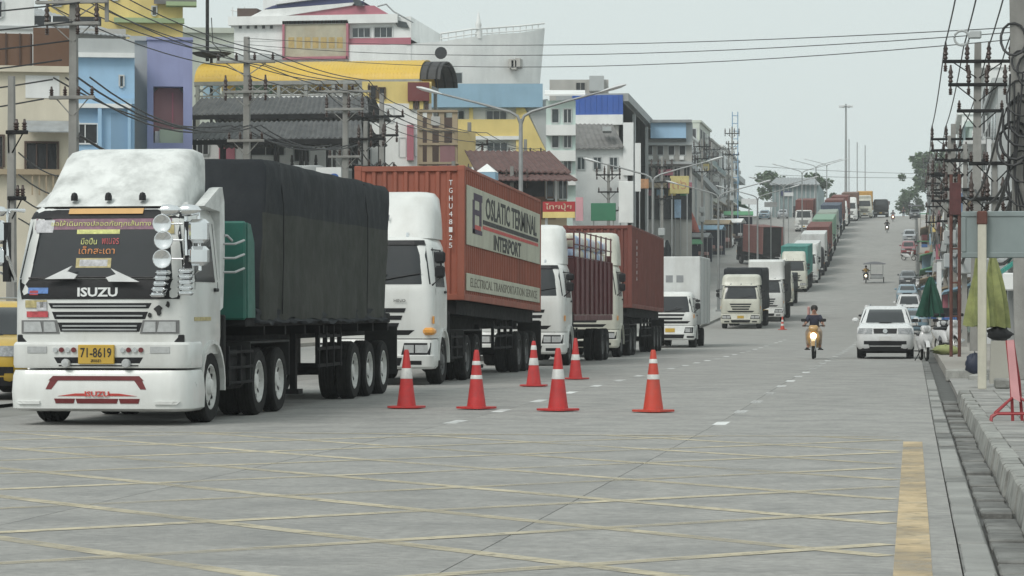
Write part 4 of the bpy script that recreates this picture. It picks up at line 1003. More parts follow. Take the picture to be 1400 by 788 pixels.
    MB().cbox(-.028, .028, fy+.002, fy+.025, hc[2]-.062, hc[2]-.05, .003).build('mouth', M_RTXT, P)
    return P
bk = moto('gold-brown scooter with its headlamp lit coming down the empty lane', -3.14, 86.3, 'gold', lit=2)
P = rider('person in dark navy top with pink scarf riding the lit scooter', bk, 'navy', 'tan')
MB().cbox(-.23, -.14, .98, 1.06, 1.38, 1.68, .03).build('scarf', M_CLOTH['pink'], P)
for (lb, lb2, X, d_, bd, sh, he, lit) in (
    ('dark motorcycle passing behind the white sports utility vehicle', 'person in black with a pale helmet riding behind the white sports utility vehicle', -2.15, 128., 'dark', 'black', 'white', 0),
    ('motorcycle with lit lamp halfway up the hill in the open lane', 'person in black riding down the upper slope', -3.45, 366., 'dark', 'black', 'black', 2),
    ('motorcycle with lit lamp just below the crest', 'person riding just below the crest', -3.0, 412., 'red', 'grey', 'black', 2)):
    rider(lb2, moto(lb, X, d_, bd, lit=lit), sh, 'black', he, fingers=False)
moto('white-fronted motorcycle parked beside the white sports utility vehicle', .42, 82.5, 'white', R(8))
moto('dark motorcycle parked at the kerb by the green umbrella', .95, 86.5, 'dark', R(-20))
moto('white and silver scooter on the pavement by the green umbrella', 1.35, 85.6, 'white', R(25))
moto('dark motorcycle leaning beside the dark grey saloon', .75, 252., 'dark', R(30))
moto('pale motorcycle standing crosswise before the dark red car', .1, 303., 'white', R(65))
moto('white motorcycle at the kerb beside the dark grey saloon', .4, 247., 'white', R(-15))

# three-wheeled motorcycle cart with a canopy
bk = moto('motorcycle cart with side bench and dark canopy driving down the hill', -4.55, 265., 'dark', lit=2, name='motorcycle_cart')
b = MB()
for (x, y) in ((.45, .15), (1.65, .15), (.45, 1.5), (1.65, 1.5)): b.tube([(x, y, .45), (x, y, 1.9)], .025)
b.build('canopy_frame', M_STEEL, bk)
b = MB(); b.grid(lambda u, v: (-.25 + 2.15*u, -.1 + 1.8*v, 1.9 + .2*math.sin(math.pi*u)*math.sin(math.pi*v)), 8, 6, lambda u, v: (-.25 + 2.15*u, -.1 + 1.8*v, 1.86 + .1*math.sin(math.pi*u)*math.sin(math.pi*v)))
b.build('canopy', M_CLOTH['grey'], bk, smooth=50)
MB().cbox(.4, 1.7, .1, 1.55, .42, .5, .02).build('cart_floor', M_STEEL, bk)
MB().cbox(.45, 1.65, .5, .9, .5, .85, .04).build('bench', M_CLOTH['grey'], bk)
MB().cbox(.42, 1.68, .08, .12, .5, .78, .02).build('cart_front', M_STEEL, bk)
w_ = MB().lathe([(.2, -.03), (.25, -.045), (.29, 0), (.25, .045), (.2, .03), (.2, -.03)], 20, 'x', (0, 0, 0), False).build('wheel', M_TYRE, bk, smooth=50); w_.location = (1.72, 1.0, .29)
rider('person in yellow-brown shirt driving the canopied motorcycle cart', bk, 'yellow', 'black', None, fingers=False)
# passenger truck with canopy near the crest, bystander
T = car('dark passenger pickup with a canopy roof parked near the crest', .35, 425., M_CARG, 4.6, .88, 1.1, 1.5, suv=True, pickup=True, name='passenger_pickup', cat='pickup')
MB().cbox(-1.1, 1.1, 1.2, 4.7, 2.0, 2.12, .05).build('canopy', M_CLOTH['grey'], T)
b = MB()
for x in (-.85, .85):
    for y in (3.0, 4.5): b.tube([(x, y, 1.0), (x, y, 2.02)], .03)
b.build('canopy_post', M_BLACK, T)
Yp = 446.; P = thing('person', 'person in dark clothes standing at the crest of the road', 'person', (-1.5, Yp, zg(Yp)))
V = [(0, 0, .95), (0, 0, 1.2), (0, 0, 1.42), (0, 0, 1.5), (0, -.01, 1.6), (0, 0, 1.7)]; E = [(i, i+1) for i in range(5)]; Rr = [.14, .13, .12, .055, .09, .08]
for s in (-1, 1):
    b = len(V); V += [(s*.17, 0, 1.42), (s*.22, .02, 1.15), (s*.23, -.03, .9), (s*.23, -.04, .8)]; E += [(2, b), (b, b+1), (b+1, b+2), (b+2, b+3)]; Rr += [.06, .05, .04, .035]
    b = len(V); V += [(s*.09, 0, .9), (s*.1, 0, .5), (s*.1, .02, .08), (s*.11, -.12, .05)]; E += [(0, b), (b, b+1), (b+1, b+2), (b+2, b+3)]; Rr += [.09, .065, .05, .04]
skin('body', V, E, Rr, M_SKIN, P)
skin('shirt', V[:3] + [V[6], V[7], V[14], V[15]], [(0, 1), (1, 2), (2, 3), (3, 4), (2, 5), (5, 6)], [.17, .16, .15, .085, .075, .085, .075], M_CLOTH['black'], P)
skin('trousers', [V[0], V[10], V[11], tuple(Vector(V[12]) + Vector((0, 0, .05))), V[18], V[19], tuple(Vector(V[20]) + Vector((0, 0, .05)))], [(0, 1), (1, 2), (2, 3), (0, 4), (4, 5), (5, 6)], [.16, .11, .085, .07, .11, .085, .07], M_CLOTH['navy'], P)
MB().lathe([(.085, -.05), (.105, 0), (.1, .06), (.06, .11), (0, .12)], 12, 'z', (0, .01, 1.68)).build('hair', M_HAIR, P, smooth=50)

# ---------------------------------------------------------------- traffic cones
M_CONE = mat('cone_red_plastic', (.5, .035, .035), .55, var=.12, scale=6, dirt=(.25, .06, .06), damt=.4, dscale=9)
M_CONEO = mat('cone_orange_plastic', (.55, .06, .035), .5, var=.1, scale=6, dirt=(.3, .1, .08), damt=.4, dscale=9)
M_BAND = mat('reflective_band', (.62, .62, .6), .4, var=.08, scale=8, dirt=(.3, .3, .3), damt=.4, dscale=7)
def cone(label, px, d, h, bands, m, lean=0., group=None, Y=None, X=None):
    if X is None: Y = Yd(d, 0); X = xat(px, Y); Y = Yd(d, X)
    T = thing('traffic_cone', label, 'traffic cone', (X, Y, zg(Y) + .014), random.uniform(0, 6), group)
    rb, rt_ = .125*h/.75, .03*h/.75
    def rad(z): return rb + (rt_ - rb) * (z/h)
    pr = [(rad(0), .02)] + [(rad(h*t), h*t) for t in (.2, .4, .6, .8, .96)] + [(rt_*.8, h), (rt_*.5, h-.01), (0, h-.012)]
    c = MB().lathe(pr, 22).build('cone_body', m, T, smooth=40)
    if lean: c.rotation_euler = (0, lean, 0)
    s = rb*1.5; n = 8; q = []
    for k in range(4):
        for j in range(3):
            a = math.pi/2*k + math.pi/4 + (j-1)*.22; q.append((s*1.38*math.cos(a)*(1.0 if j == 1 else .98), s*1.38*math.sin(a)*(1.0 if j == 1 else .98)))
    MB().prism(q, 0, .03, 'z').build('cone_base', m, T)
    for (t0, t1) in bands: MB().lathe([(rad(h*t0)+.001, h*t0), (rad(h*t0)+.004, h*t0+.004), (rad(h*t1)+.004, h*t1-.004), (rad(h*t1)+.001, h*t1)], 22).build('reflective_band', M_BAND, c, smooth=40)
    return T
def dy(y): return 3740 * 1.42 / (y - 438)
cone('red traffic cone with one wide white band standing beside the second truck\'s front wheel', 574, 42.8, .92, [(.5, .68)], M_CONE)
cone('red traffic cone with two thin white bands and a faded printed patch', 665, 42.5, .92, [(.5, .57), (.74, .81)], M_CONE)
cone('red traffic cone with a torn tip and white rag beside the stake truck', 740, 54.0, .9, [(.46, .62), (.8, .9)], M_CONE)
T = cone('red traffic cone with one dark-marked white band and a white printed mark', 772, 41.7, .96, [(.5, .66)], M_CONE)
cone('red traffic cone with one pale band standing nearest the stake truck\'s rear wheel', 795, 59.5, .9, [(.46, .6)], M_CONE)
cone('bright red-orange traffic cone with two white bands standing apart in the open lane', 898, 41.2, .94, [(.52, .6), (.78, .85)], M_CONEO)
cone('small orange traffic cone beside the uphill queue', 1071, 163., .8, [(.3, .45), (.6, .75)], M_CONEO)
# ================================================================ buildings
def wm(name, col, **k):
    return mat(name, col, k.pop('rough', .85), var=k.pop('var', .08), scale=k.pop('scale', .6), dirt=k.pop('dirt', tuple(c*.6 for c in col)), damt=k.pop('damt', .4), dscale=k.pop('dscale', .7), streak=1, bump=.15, bscale=12, rnd=0)
W_CREAM = wm('cream_wall', (.62, .57, .46)); W_WHITE = wm('white_wall', (.76, .77, .76)); W_BLUE = wm('light_blue_wall', (.34, .53, .72))
W_BLUED = wm('mid_blue_wall', (.23, .37, .52)); W_LAV = wm('lavender_wall', (.29, .31, .5)); W_GREY = wm('grey_render', (.42, .44, .44)); W_YEL = wm('yellow_wall', (.72, .57, .22))
W_BROWN = wm('brown_wall', (.15, .085, .055)); W_PINK = wm('dusty_pink_wall', (.28, .15, .16)); W_OLIVE = wm('pale_olive_wall', (.47, .5, .44)); W_MINT = wm('mint_wall', (.55, .66, .62))
W_SKY = wm('fascia_blue', (.27, .42, .54)); W_ROYAL = wm('royal_blue_sheet', (.04, .11, .4)); W_CONC = wm('bare_concrete', (.42, .41, .385), damt=.7); W_TEALG = wm('grey_teal_sheet', (.24, .31, .32))
W_ROSE = wm('faded_rose_paint', (.42, .15, .19)); W_NAVY = wm('navy_stripe', (.05, .06, .15)); W_TAN = wm('tan_concrete', (.36, .29, .2)); W_DWOOD = wm('dark_wood', (.09, .06, .05)); W_LGREEN = wm('leaf_green', (.12, .33, .17))
M_ROOFD = mat('dark_roof_tile', (.075, .078, .08), .8, var=.25, scale=2, dirt=(.17, .17, .165), damt=.5, dscale=1.2, rnd=.05)
M_ROOFB = mat('brown_roof_tile', (.1, .05, .045), .8, var=.25, scale=2, dirt=(.16, .1, .09), damt=.5, dscale=1.2)
M_ROOFG = mat('grey_roof_tile', (.17, .165, .16), .85, var=.2, scale=1.5, dirt=(.08, .08, .08), damt=.5)
M_YROOF = mat('yellow_roof_sheet', (.66, .44, .06), .5, var=.06, scale=.5, dirt=(.5, .36, .1), damt=.4, dscale=.6)
M_TIN = mat('tin_sheet', (.3, .32, .33), .6, var=.15, dirt=(.18, .16, .14), damt=.5, streak=1)
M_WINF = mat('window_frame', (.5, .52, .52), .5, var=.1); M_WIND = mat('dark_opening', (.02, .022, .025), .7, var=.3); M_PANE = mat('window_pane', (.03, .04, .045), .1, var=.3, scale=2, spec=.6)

class B:                                    # a building placed by what the photograph shows of its south face
    def __init__(s, name, label, px0, px1, pyt, Y, depth, m, pyb=None, cat='building', zt=None, group=None, rot=False):
        s.Y = Y; s.x0, s.x1 = xat(px0, Y), xat(px1, Y); s.z1 = at(px0, pyt, Y).z if zt is None else zt
        s.z0 = zg(Y) - .3 if pyb is None else at(px0, pyb, Y).z
        d_ = ray(px1, HY); s.e = thing(name, label, cat, (s.x1 if rot else (s.x0+s.x1)/2, Y, s.z0), math.atan2(-d_.x, d_.y) if rot else 0, group)
        s.depth = depth
        if m: s.box('wall', m, s.x0, s.x1, Y, Y+depth, s.z0, s.z1)
    def box(s, n, m, x0, x1, y0, y1, z0, z1, par=None, b=0.):
        q = MB(); (q.cbox(x0, x1, y0, y1, z0, z1, b) if b else q.box(x0, x1, y0, y1, z0, z1))
        l = s.e.location; q.v = [(v[0]-l.x, v[1]-l.y, v[2]-l.z) for v in q.v]
        return q.build(n, m, par or s.e)
    def put(s, n, m, mb, smooth=0, par=None):
        l = s.e.location; mb.v = [(v[0]-l.x, v[1]-l.y, v[2]-l.z) for v in mb.v]
        return mb.build(n, m, par or s.e, smooth)
    def panel(s, n, m, px0, py0, px1, py1, proud=.08, sink=.0, par=None):
        a, c = at(px0, py0, s.Y), at(px1, py1, s.Y)
        return s.box(n, m, a.x, c.x, s.Y - proud, s.Y + sink, c.z, a.z, par)
    def win(s, px0, py0, px1, py1, nx=2, nz=1, fr=M_WINF, pn=M_PANE, fw=.07, name='window'):
        a, c = at(px0, py0, s.Y), at(px1, py1, s.Y); return s.rect_win(a.x, c.x, c.z, a.z, s.Y, 'y', nx, nz, fr, pn, fw, name)
    def rect_win(s, u0, u1, z0, z1, p, axis, nx=2, nz=1, fr=M_WINF, pn=M_PANE, fw=.07, name='window', sg=-1):
        u0, u1 = min(u0, u1), max(u0, u1)
        def bx(q, a0, a1, d0, d1, b0, b1):
            if axis == 'y': q.box(a0, a1, p + sg*d0, p + sg*d1, b0, b1)
            else: q.box(p + sg*d0, p + sg*d1, a0, a1, b0, b1)
        q = MB(); bx(q, u0, u1, -.01, .09, z0-fw, z0); bx(q, u0-fw, u1+fw, -.01, .09, z1, z1+fw)
        bx(q, u0-fw, u0, -.01, .09, z0, z1); bx(q, u1, u1+fw, -.01, .09, z0, z1)
        for i in range(1, nx): x = u0 + (u1-u0)*i/nx; bx(q, x-.025, x+.025, .0, .07, z0, z1)
        for j in range(1, nz): z = z0 + (z1-z0)*j/nz; bx(q, u0, u1, .0, .06, z-.025, z+.025)
        w = s.put(name, fr, q)
        for i in range(nx):
            q = MB(); a = u0 + (u1-u0)*i/nx; b = u0 + (u1-u0)*(i+1)/nx; bx(q, a+.025, b-.025, -.005, .03, z0+.01, z1-.01); s.put('pane', pn, q, 0, w)
        return w
    def roof_sheet(s, n, m, c4, th=.06, pitch=.25, dep=.05, smooth=0):     # corrugated sheet on four corners: eave a, eave b, ridge b, ridge a
        a, b, c, d = [Vector(q) for q in c4]; k = max(4, int((b-a).length / pitch)) * 2; up = Vector((0, 0, 1))
        f = lambda o: (lambda u, v: a.lerp(b, u).lerp(d.lerp(c, u), v) + up * (o + dep*.5*math.cos(u*k*math.pi)))
        q = MB(); q.grid(f(0), k, 1, f(-th)); return s.put(n, m, q)

# ---- far left: cream shop house, its brown terrace and the white tower behind
b = B('cream_house', 'cream rendered house with barred window and brown terrace screen at the left', -60, 96, 96, 97., 9, W_CREAM, rot=True)
b.panel('cornice', W_CREAM, -60, 94, 97, 100, .25, .1)
b.panel('terrace_screen', W_BROWN, -60, 50, 47, 93, .02, .3); b.panel('terrace_screen', W_BROWN, 48, 40, 95, 93, .1, 3)
for px in (-30, -10, 12, 30, 44): b.panel('screen_post', W_DWOOD, px, 48, px+1.6, 94, .08)
b.win(39, 197, 79, 232, 3, 1, W_DWOOD, M_WIND); b.win(-20, 189, 9, 230, 2, 1, W_DWOOD, M_WIND)
aw = at(34, 183, 97); q = MB().prism([(96.97, aw.z+.45), (96.0, aw.z), (96.0, aw.z-.04), (96.97, aw.z+.38)], xat(36, 97), xat(108, 97)); b.put('awning', M_TIN, q)
b.panel('shutter_lines', W_WHITE, 38, 105, 82, 135, .03); b.panel('ledge', W_TAN, -60, 234, 96, 240, .35, .1)
for k in range(5): b.panel('balcony_rail', W_TAN, 46+9*k, 240, 48+9*k, 268, .3, -.2)
b = B('white_tower', 'plain white rendered tower behind the brown terrace screen', -60, 47, -45, 112., 8, W_WHITE, rot=True)
b.panel('band', W_GREY, -60, 38, 47, 41, .1); b.win(-20, 5, 5, 25, 2)
b = B('grey_roof_shed', 'grey corrugated lean-to roof above the brown screen', 47, 172, 42, 146., 6, W_CONC, rot=True)
q0 = at(44, 42, 145.2); q1 = at(176, 50, 145.2); q2 = at(172, 38, 151); q3 = at(44, 2, 151)
b.roof_sheet('roof', M_TIN, (q0, q1, q2, q3)); b.panel('clerestory', M_WIND, 50, 26, 140, 37, .06); 
for px in (50, 75, 100): b.panel('clerestory_post', W_WHITE, px, 25, px+2, 38, .1)
b = B('light_blue_house', 'light blue shop house with white corner trim and recessed dark window', 95, 184, 76, 128., 9, W_BLUE, rot=True)
b.panel('cornice', W_WHITE, 95, 75, 184, 80, .35, .1); b.panel('string_course', W_BLUE, 95, 136, 184, 143, .25)
b.panel('corner_trim', W_WHITE, 95, 80, 99, 215, .12); b.panel('bay', W_BLUED, 103, 148, 136, 172, .02); b.panel('bay', W_BLUED, 153, 155, 176, 205, .02)
b.panel('bay_frame', W_BLUE, 136, 145, 141, 215, .3); b.panel('bay_frame', W_BLUE, 175, 150, 179, 215, .3); b.panel('lintel', W_WHITE, 100, 144, 180, 149, .32)
b.win(104, 172, 135, 197, 2, 1, W_WHITE, M_WIND); b.win(165, 105, 169, 119, 1)
b.panel('parapet_box', W_GREY, 96, 55, 184, 74, .05, 4)
b = B('lavender_house', 'lavender shop house with a deep rose arched balcony', 182, 263, 56, 134., 9, W_GREY, rot=True)
[b.panel('lavender_front', W_LAV, a0, a1, a2, a3, .9) for a0, a1, a2, a3 in ((204, 57, 212, 230), (251, 57, 263, 230), (212, 57, 251, 121), (212, 198, 251, 230))]; b.panel('parapet', W_GREY, 181, 52, 204, 58, .2, .2)
rp = MB(); a_, c_ = at(212, 122, 134), at(251, 182, 134); pts = [(a_.x, c_.z), (c_.x, c_.z), (c_.x, a_.z-.25), (c_.x-.25, a_.z), (a_.x+.25, a_.z), (a_.x, a_.z-.25)]
rp.prism(pts, 133.82, 133.9, 'y'); b.put('arched_recess', W_PINK, rp)
b.panel('recess_side', W_ROSE, 236, 128, 238, 178, .22); b.panel('window_box', wm('pale_green_box', (.42, .47, .36)), 220, 179, 252, 198, .6)
b.panel('sill', W_WHITE, 214, 181, 222, 205, .3); b.panel('parapet_cap', W_LAV, 203, 55, 264, 58, 1.0)
b = B('yellow_house', 'tall yellow house with green roof trim behind the light blue one', 74, 250, -40, 158., 10, W_YEL, rot=True)
b.panel('green_trim', wm('trim_green', (.33, .42, .24)), 160, 28, 252, 33, .5, .1); b.win(210, 11, 215, 22, 1); b.win(157, -9, 165, 3, 1); b.win(81, 2, 92, 13, 2)
q = MB().prism([(157.4, at(0, 12, 158).z), (157.4, at(0, 6, 158).z), (160, at(0, -16, 158).z)], xat(212, 158), xat(268, 158)); b.put('eave', M_ROOFG, q); b.panel('eave_board', wm('trim_green', (.33, .42, .24)), 228, 5, 268, 10, .9)
b = B('olive_building', 'pale olive rendered block behind the lavender house', 250, 320, 42, 205., 12, W_OLIVE, rot=True)
b.panel('parapet', W_OLIVE, 249, 40, 320, 46, .3, .2); b.panel('floor_band', W_GREY, 250, 62, 320, 65, .12)
tag(MB().tube([at(283.5, 84, 176), at(283.5, -30, 176)], .12, 8).build('antenna_mast', M_CHAS), 'tall dark antenna mast behind the yellow vaulted roof', 'mast')
# the satellite dish under the mast
q = MB().lathe([(0, -.1), (.5, -.06), (1.0, .06), (1.35, .24), (1.3, .26), (.95, .1), (0, -.06)], 20, 'z'); T = thing('satellite_dish', 'dark satellite dish under the antenna mast', 'dish', at(289, 78, 175)); q.build('dish', M_CHAS, T, 50)
MB().tube([(0, 0, -.1), (0, 0, -6.)], .1).build('stand', M_CHAS, T); MB().tube([(.9, 0, .1), (.1, 0, .9), (0, 0, 2.6)], .03).build('feed_arm', M_CHAS, T)

# ---- the ship-shaped building
YS = 235.
b = B('ship_building', 'huge white ship-shaped building with raised bow and rose stripe', 316, 562, 27, YS, 16, W_WHITE)
s_ = b
b.panel('deck_slab', W_WHITE, 314, 24, 545, 32, .6, .2)
for k in range(3): b.panel('siding_board', W_WHITE, 316, 46+12*k, 388, 56+12*k, .06)
for k in range(5): b.win(326.5+10.6*k, 35, 331+10.6*k, 39.5, 1, 1, W_WHITE, M_WIND, .04)
bb = b.panel('billboard', mat('faded_billboard', (.44, .41, .31), .7, var=.22, scale=.5, dirt=(.33, .27, .18), damt=.7, dscale=.7), 391, 33, 475, 79, .45)
for (a0, a1, a2, a3) in ((388, 30, 477, 33), (388, 79, 477, 81), (388, 30, 391, 81), (475, 30, 478, 81)): b.panel('billboard_frame', W_ROSE, a0, a1, a2, a3, .6)
for k in range(7): b.panel('billboard_figure', mat('faded_ochre', (.43, .31, .12), .7, var=.2), 396+11*k, 52, 404+11*k, 67, .47)
b.win(482, 39, 506, 51, 3, 1); b.win(512, 38, 537, 51, 3, 1); b.panel('rose_band', W_ROSE, 478, 53, 562, 61, .1); b.panel('waist', W_GREY, 318, 76, 388, 82, .3)
for (p0, p1) in ((482, 500), (521, 542)): b.win(p0, 74, p1, 78, 2, 1, W_WHITE, M_WIND, .04)
def slab(n, m, pts, d0, d1):
    q = MB().prism([(at(x, y, YS).x, at(x, y, YS).z) for x, y in pts], YS+d0, YS+d1, 'y'); return b.put(n, m, q)
slab('rose_roof', W_ROSE, [(378, 24), (482, 8), (512, 8), (530, 20), (536, 24)], -.1, 12); slab('white_roof', W_WHITE, [(342, 24), (362, 14), (486, 4), (482, 8), (380, 24)], -.3, 12)
slab('navy_roof', W_NAVY, [(362, 13), (375, 8), (478, -5), (498, 3), (490, 9), (482, 4)], -.2, 10); slab('bridge', W_WHITE, [(378, 7), (388, 2), (470, -8), (478, -6)], -.5, 8); slab('chimney', W_WHITE, [(345, -40), (392, -40), (392, 6), (345, 12)], 4, 9)
slab('bridge_window', M_PANE, [(484, 1), (494, 1), (499, 9), (488, 9)], -.6, .5); slab('stern_block', W_DWOOD, [(325, 12), (352, 12), (352, 24), (325, 24)], -.2, 3)
slab('fore_house', W_WHITE, [(536, 24), (562, 54), (562, 62), (536, 62)], -.05, 13); slab('fore_glass', M_PANE, [(538, 27), (556, 31), (560, 39), (544, 37)], -.2, .3)
q = MB()
hull_t = [(478, 62), (530, 62), (562, 60), (600, 56), (640, 48), (665, 42), (700, 37), (729, 28)]; hull_b = [(478, 118), (530, 118), (562, 118), (600, 118), (640, 118), (665, 118), (700, 117), (721, 116)]
n = len(hull_t)
def hp(i, u): t_ = hull_t[i]; b_ = hull_b[i]; return (t_[0] + (b_[0]-t_[0])*u, t_[1] + (b_[1]-t_[1])*u)
def hf(side):
    def f(u, v):
        x = u*(n-1); i = min(int(x), n-2); fr = x - i; p0, p1 = hp(i, v), hp(i+1, v); px, py = p0[0]+(p1[0]-p0[0])*fr, p0[1]+(p1[1]-p0[1])*fr
        w_ = at(px, py, YS); t = u**2.2; return (w_.x, YS - .4 + (7.5*t if side else 16 - 8*t), w_.z)
    return f
q.grid(hf(1), 28, 6, hf(0)); b.put('hull', W_WHITE, q, 50)
q = MB(); rail = [(600, 50), (640, 42), (665, 38), (700, 32), (729, 25)]
top = [at(x, y-5, YS) + Vector((0, 7.5*((i+3)/7)**2.2 - .3, 0)) for i, (x, y) in enumerate(rail)]
q.tube(top, .09, 5); q.tube([p - Vector((0, 0, .45)) for p in top], .06, 5)
for i in range(len(top)-1):
    for k in range(4): p = top[i].lerp(top[i+1], k/4); q.tube([p, p - Vector((0, 0, 1.1))], .05, 4)
b.put('bow_railing', W_WHITE, q)
q = MB().lathe([(.35, 0), (.3, .5), (.18, .9), (.3, 1.2), (.2, 1.5), (.05, 2.3), (0, 2.4)], 10, 'z', tuple(at(648, 46, YS) + Vector((0, 2.5, -.2)))); b.put('bow_ornament', W_WHITE, q, 50)
for (p0, p1) in ((607, 616), (623, 632)): b.win(p0, 100, p1, 114, 1)
q = MB(); a_, c_ = at(604, 78, YS), at(618, 70, YS)
q.lathe([(.55, 0), (.5, .1), (0, .12)], 14, 'y', (a_.x, YS-.45, a_.z+.3)); b.put('porthole', M_WIND, q)
q = MB()
for (x, y) in ((690, 80), (694, 82), (699, 79)): p = at(x, y, YS); q.box(p.x-.2, p.x+.25, YS+3.6, YS+5.3, p.z-.5, p.z+.3)
b.put('anchor', W_CONC, q)
q = MB()
for px in (318, 326, 334): p = at(px, 24, YS); q.tube([p, p + Vector((0, 0, .9))], .06, 4)
q.tube([at(316, 14, YS), at(338, 18, YS)], .06, 4); b.put('stern_railing', W_WHITE, q)
q = MB(); q.tube([at(516, 9, YS), at(528, 6, YS), at(538, 16, YS), at(565, 31, YS)], .07, 4); q.tube([at(496, 2, YS), at(505, -8, YS)], .06, 4); b.put('stay_rail', M_TIN, q)

# ---- yellow vaulted market hall
YV = 172.
b = B('vaulted_market', 'open market hall under a long yellow barrel roof', 262, 590, 113, YV, 1, None)
x0, x1 = xat(266, YV), xat(573, YV); zb, zt = at(300, 112, YV).z, at(300, 80, YV).z; rr_ = zt - zb; dep = 7.2
def vault(o):
    def f(u, v):
        a = math.pi*v; return (x0 + (x1 - x0)*u, YV + dep/2 - (dep/2 + o)*math.cos(a), zb + (rr_ + o)*math.sin(a)*1.0)
    return f
q = MB(); q.grid(vault(0), 60, 16, vault(-.08)); b.put('vault_roof', M_YROOF, q, 60)
for k in range(62):
    q = MB(); xx = x0 + (x1-x0)*k/61
    q.grid(lambda u, v: (xx + .04*(u-.5), YV + dep/2 - (dep/2 + .02)*math.cos(math.pi*v), zb + (rr_+.02)*math.sin(math.pi*v)), 1, 12, lambda u, v: (xx + .06*(u-.5), YV + dep/2 - (dep/2-.01)*math.cos(math.pi*v), zb + (rr_-.01)*math.sin(math.pi*v))); b.put('roof_seam', M_YROOF, q)
q = MB()
for k in range(3):
    xx = x1 - .1 + .6*k
    q.grid(lambda u, v: (xx + .12*(u-.5), YV + dep/2 - (dep/2 - .1)*math.cos(math.pi*v), zb + (rr_-.1)*math.sin(math.pi*v)), 1, 12, lambda u, v: (xx + .12*(u-.5), YV + dep/2 - (dep/2-.28)*math.cos(math.pi*v), zb + (rr_-.28)*math.sin(math.pi*v)))
b.put('end_arch', M_CHAS, q)
q = MB(); q.grid(lambda u, v: (x1 + 1.35*u, YV + dep/2 - (dep/2 - .12)*math.cos(math.pi*v), zb + (rr_-.1)*math.sin(math.pi*v)), 2, 12, lambda u, v: (x1 + 1.35*u, YV + dep/2 - (dep/2-.2)*math.cos(math.pi*v), zb + (rr_-.18)*math.sin(math.pi*v))); b.put('hood', mat('dark_hood', (.05, .05, .052), .8), q, 60)
b.box('eave_beam', M_TIN, x0, x1, YV-.12, YV+.15, zb-.25, zb); b.box('eave_beam', M_TIN, x0, x1, YV+dep-.15, YV+dep+.1, zb-.25, zb); b.box('end_beam', M_TIN, x1-.2, x1, YV+.15, YV+dep-.15, zb-.3, zb-.02)
for k in range(9):
    for y_ in (YV+.02, YV+dep-.05): xx = x0 + .2 + (x1-x0-.4)*k/8; b.box('column', M_TIN, xx-.11, xx+.11, y_-.1, y_+.12, b.z0, zb-.25)
for k in range(16):
    xa = x0 + (x1-x0)*k/16; xb = x0 + (x1-x0)*(k+1)/16; q = MB().tube([(xa, YV, zb-.25), (xb, YV, zb-.9)], .05, 4); q.tube([(xa, YV, zb-.9), (xb, YV, zb-.25)], .05, 4); b.put('truss', M_TIN, q)
b.box('truss_chord', M_TIN, x0, x1, YV-.06, YV+.06, zb-1.0, zb-.9)
for (p0, p1, y0_, y1_, m_) in ((278, 300, 121, 134, W_BLUE), (322, 372, 119, 128, wm('turquoise_sheet', (.22, .42, .43))), (480, 492, 118, 124, W_WHITE), (385, 430, 116, 126, W_WHITE)):
    a_, c_ = at(p0, y0_, YV+3), at(p1, y1_, YV+3); b.box('hanging_sheet', m_, a_.x, c_.x, YV+3, YV+3.1, c_.z, zb + .3)
b = B('yellow_shop', 'yellow and cream shop with maroon fascia under the end of the yellow barrel roof', 497, 590, 113, 169., 3, W_YEL, rot=True)
b.panel('lower_wall', W_WHITE, 497, 143, 590, 240, .06); b.win(520, 122, 527, 136, 1, 1, W_DWOOD, M_WIND); b.win(508, 120, 516, 135, 1, 1, W_DWOOD, M_WIND); b.panel('fascia', wm('maroon_fascia', (.17, .05, .05)), 558, 114, 587, 139, .5)
for k in range(4): b.panel('sign_panel', W_YEL if k % 2 == 0 else W_DWOOD, 560+7*k, 139, 565+7*k, 150, .3)
b.panel('rose_pillar', W_ROSE, 557, 172, 566, 220, .4); b.win(547, 190, 555, 215, 1); b.win(568, 186, 575, 214, 1)
for p0 in (504, 530): b.win(p0, 150, p0+9, 168, 1)

# ---- two tiers of dark tiled roof on posts
for (nm, lb, yb, ye, yr, p1, Yq) in (('market_roof', 'upper tier of dark corrugated roof over the market stalls', 156, 156, 133, 500, 152.), ('market_roof', 'lower tier of dark corrugated roof on dark posts over the market stalls', 190, 190, 167, 492, 141.)):
    b = B(nm, lb, 258, p1, yb, Yq, 1, None, cat='roof'); za, zr = at(300, ye, Yq).z, at(300, yr, Yq).z + .25
    xa, xb = xat(255, Yq), xat(p1+4, Yq)
    b.roof_sheet('roof', M_ROOFD, ((xa, Yq, za), (xb, Yq, za), (xb - .8, Yq+3.4, zr), (xa, Yq+3.4, zr)), .07, .3, .09)
    b.roof_sheet('rear_roof', M_ROOFD, ((xb, Yq+6.8, za), (xa, Yq+6.8, za), (xa, Yq+3.42, zr), (xb-.8, Yq+3.42, zr)), .07, .3, .09)
    q = MB(); q.prism([(Yq, za-.05), (Yq+6.8, za-.05), (Yq+3.4, zr-.06)], xb-.45, xb-.35, 'x'); b.put('gable', M_CHAS, q)
    b.box('eave_board', M_CHAS, xa, xb, Yq-.06, Yq, za-.32, za-.06)
    for k in range(7):
        for yy in (Yq+.15, Yq+6.5): xx = xa + .4 + (xb-xa-.8)*k/6; b.box('post', M_CHAS, xx-.07, xx+.07, yy, yy+.14, b.z0, za-.1)
b = B('white_market_wall', 'long white wall with pink panel and dark openings behind the market posts', 255, 520, 192, 160., .4, W_WHITE, rot=True)
b.panel('pink_panel', W_ROSE, 306, 203, 327, 221, .06)
for (p0, p1, y0_, y1_) in ((278, 292, 198, 214), (343, 392, 203, 214), (470, 482, 203, 222), (405, 425, 200, 222), (500, 507, 205, 232)): b.win(p0, y0_, p1, y1_, 2, 1, M_WINF, M_WIND)
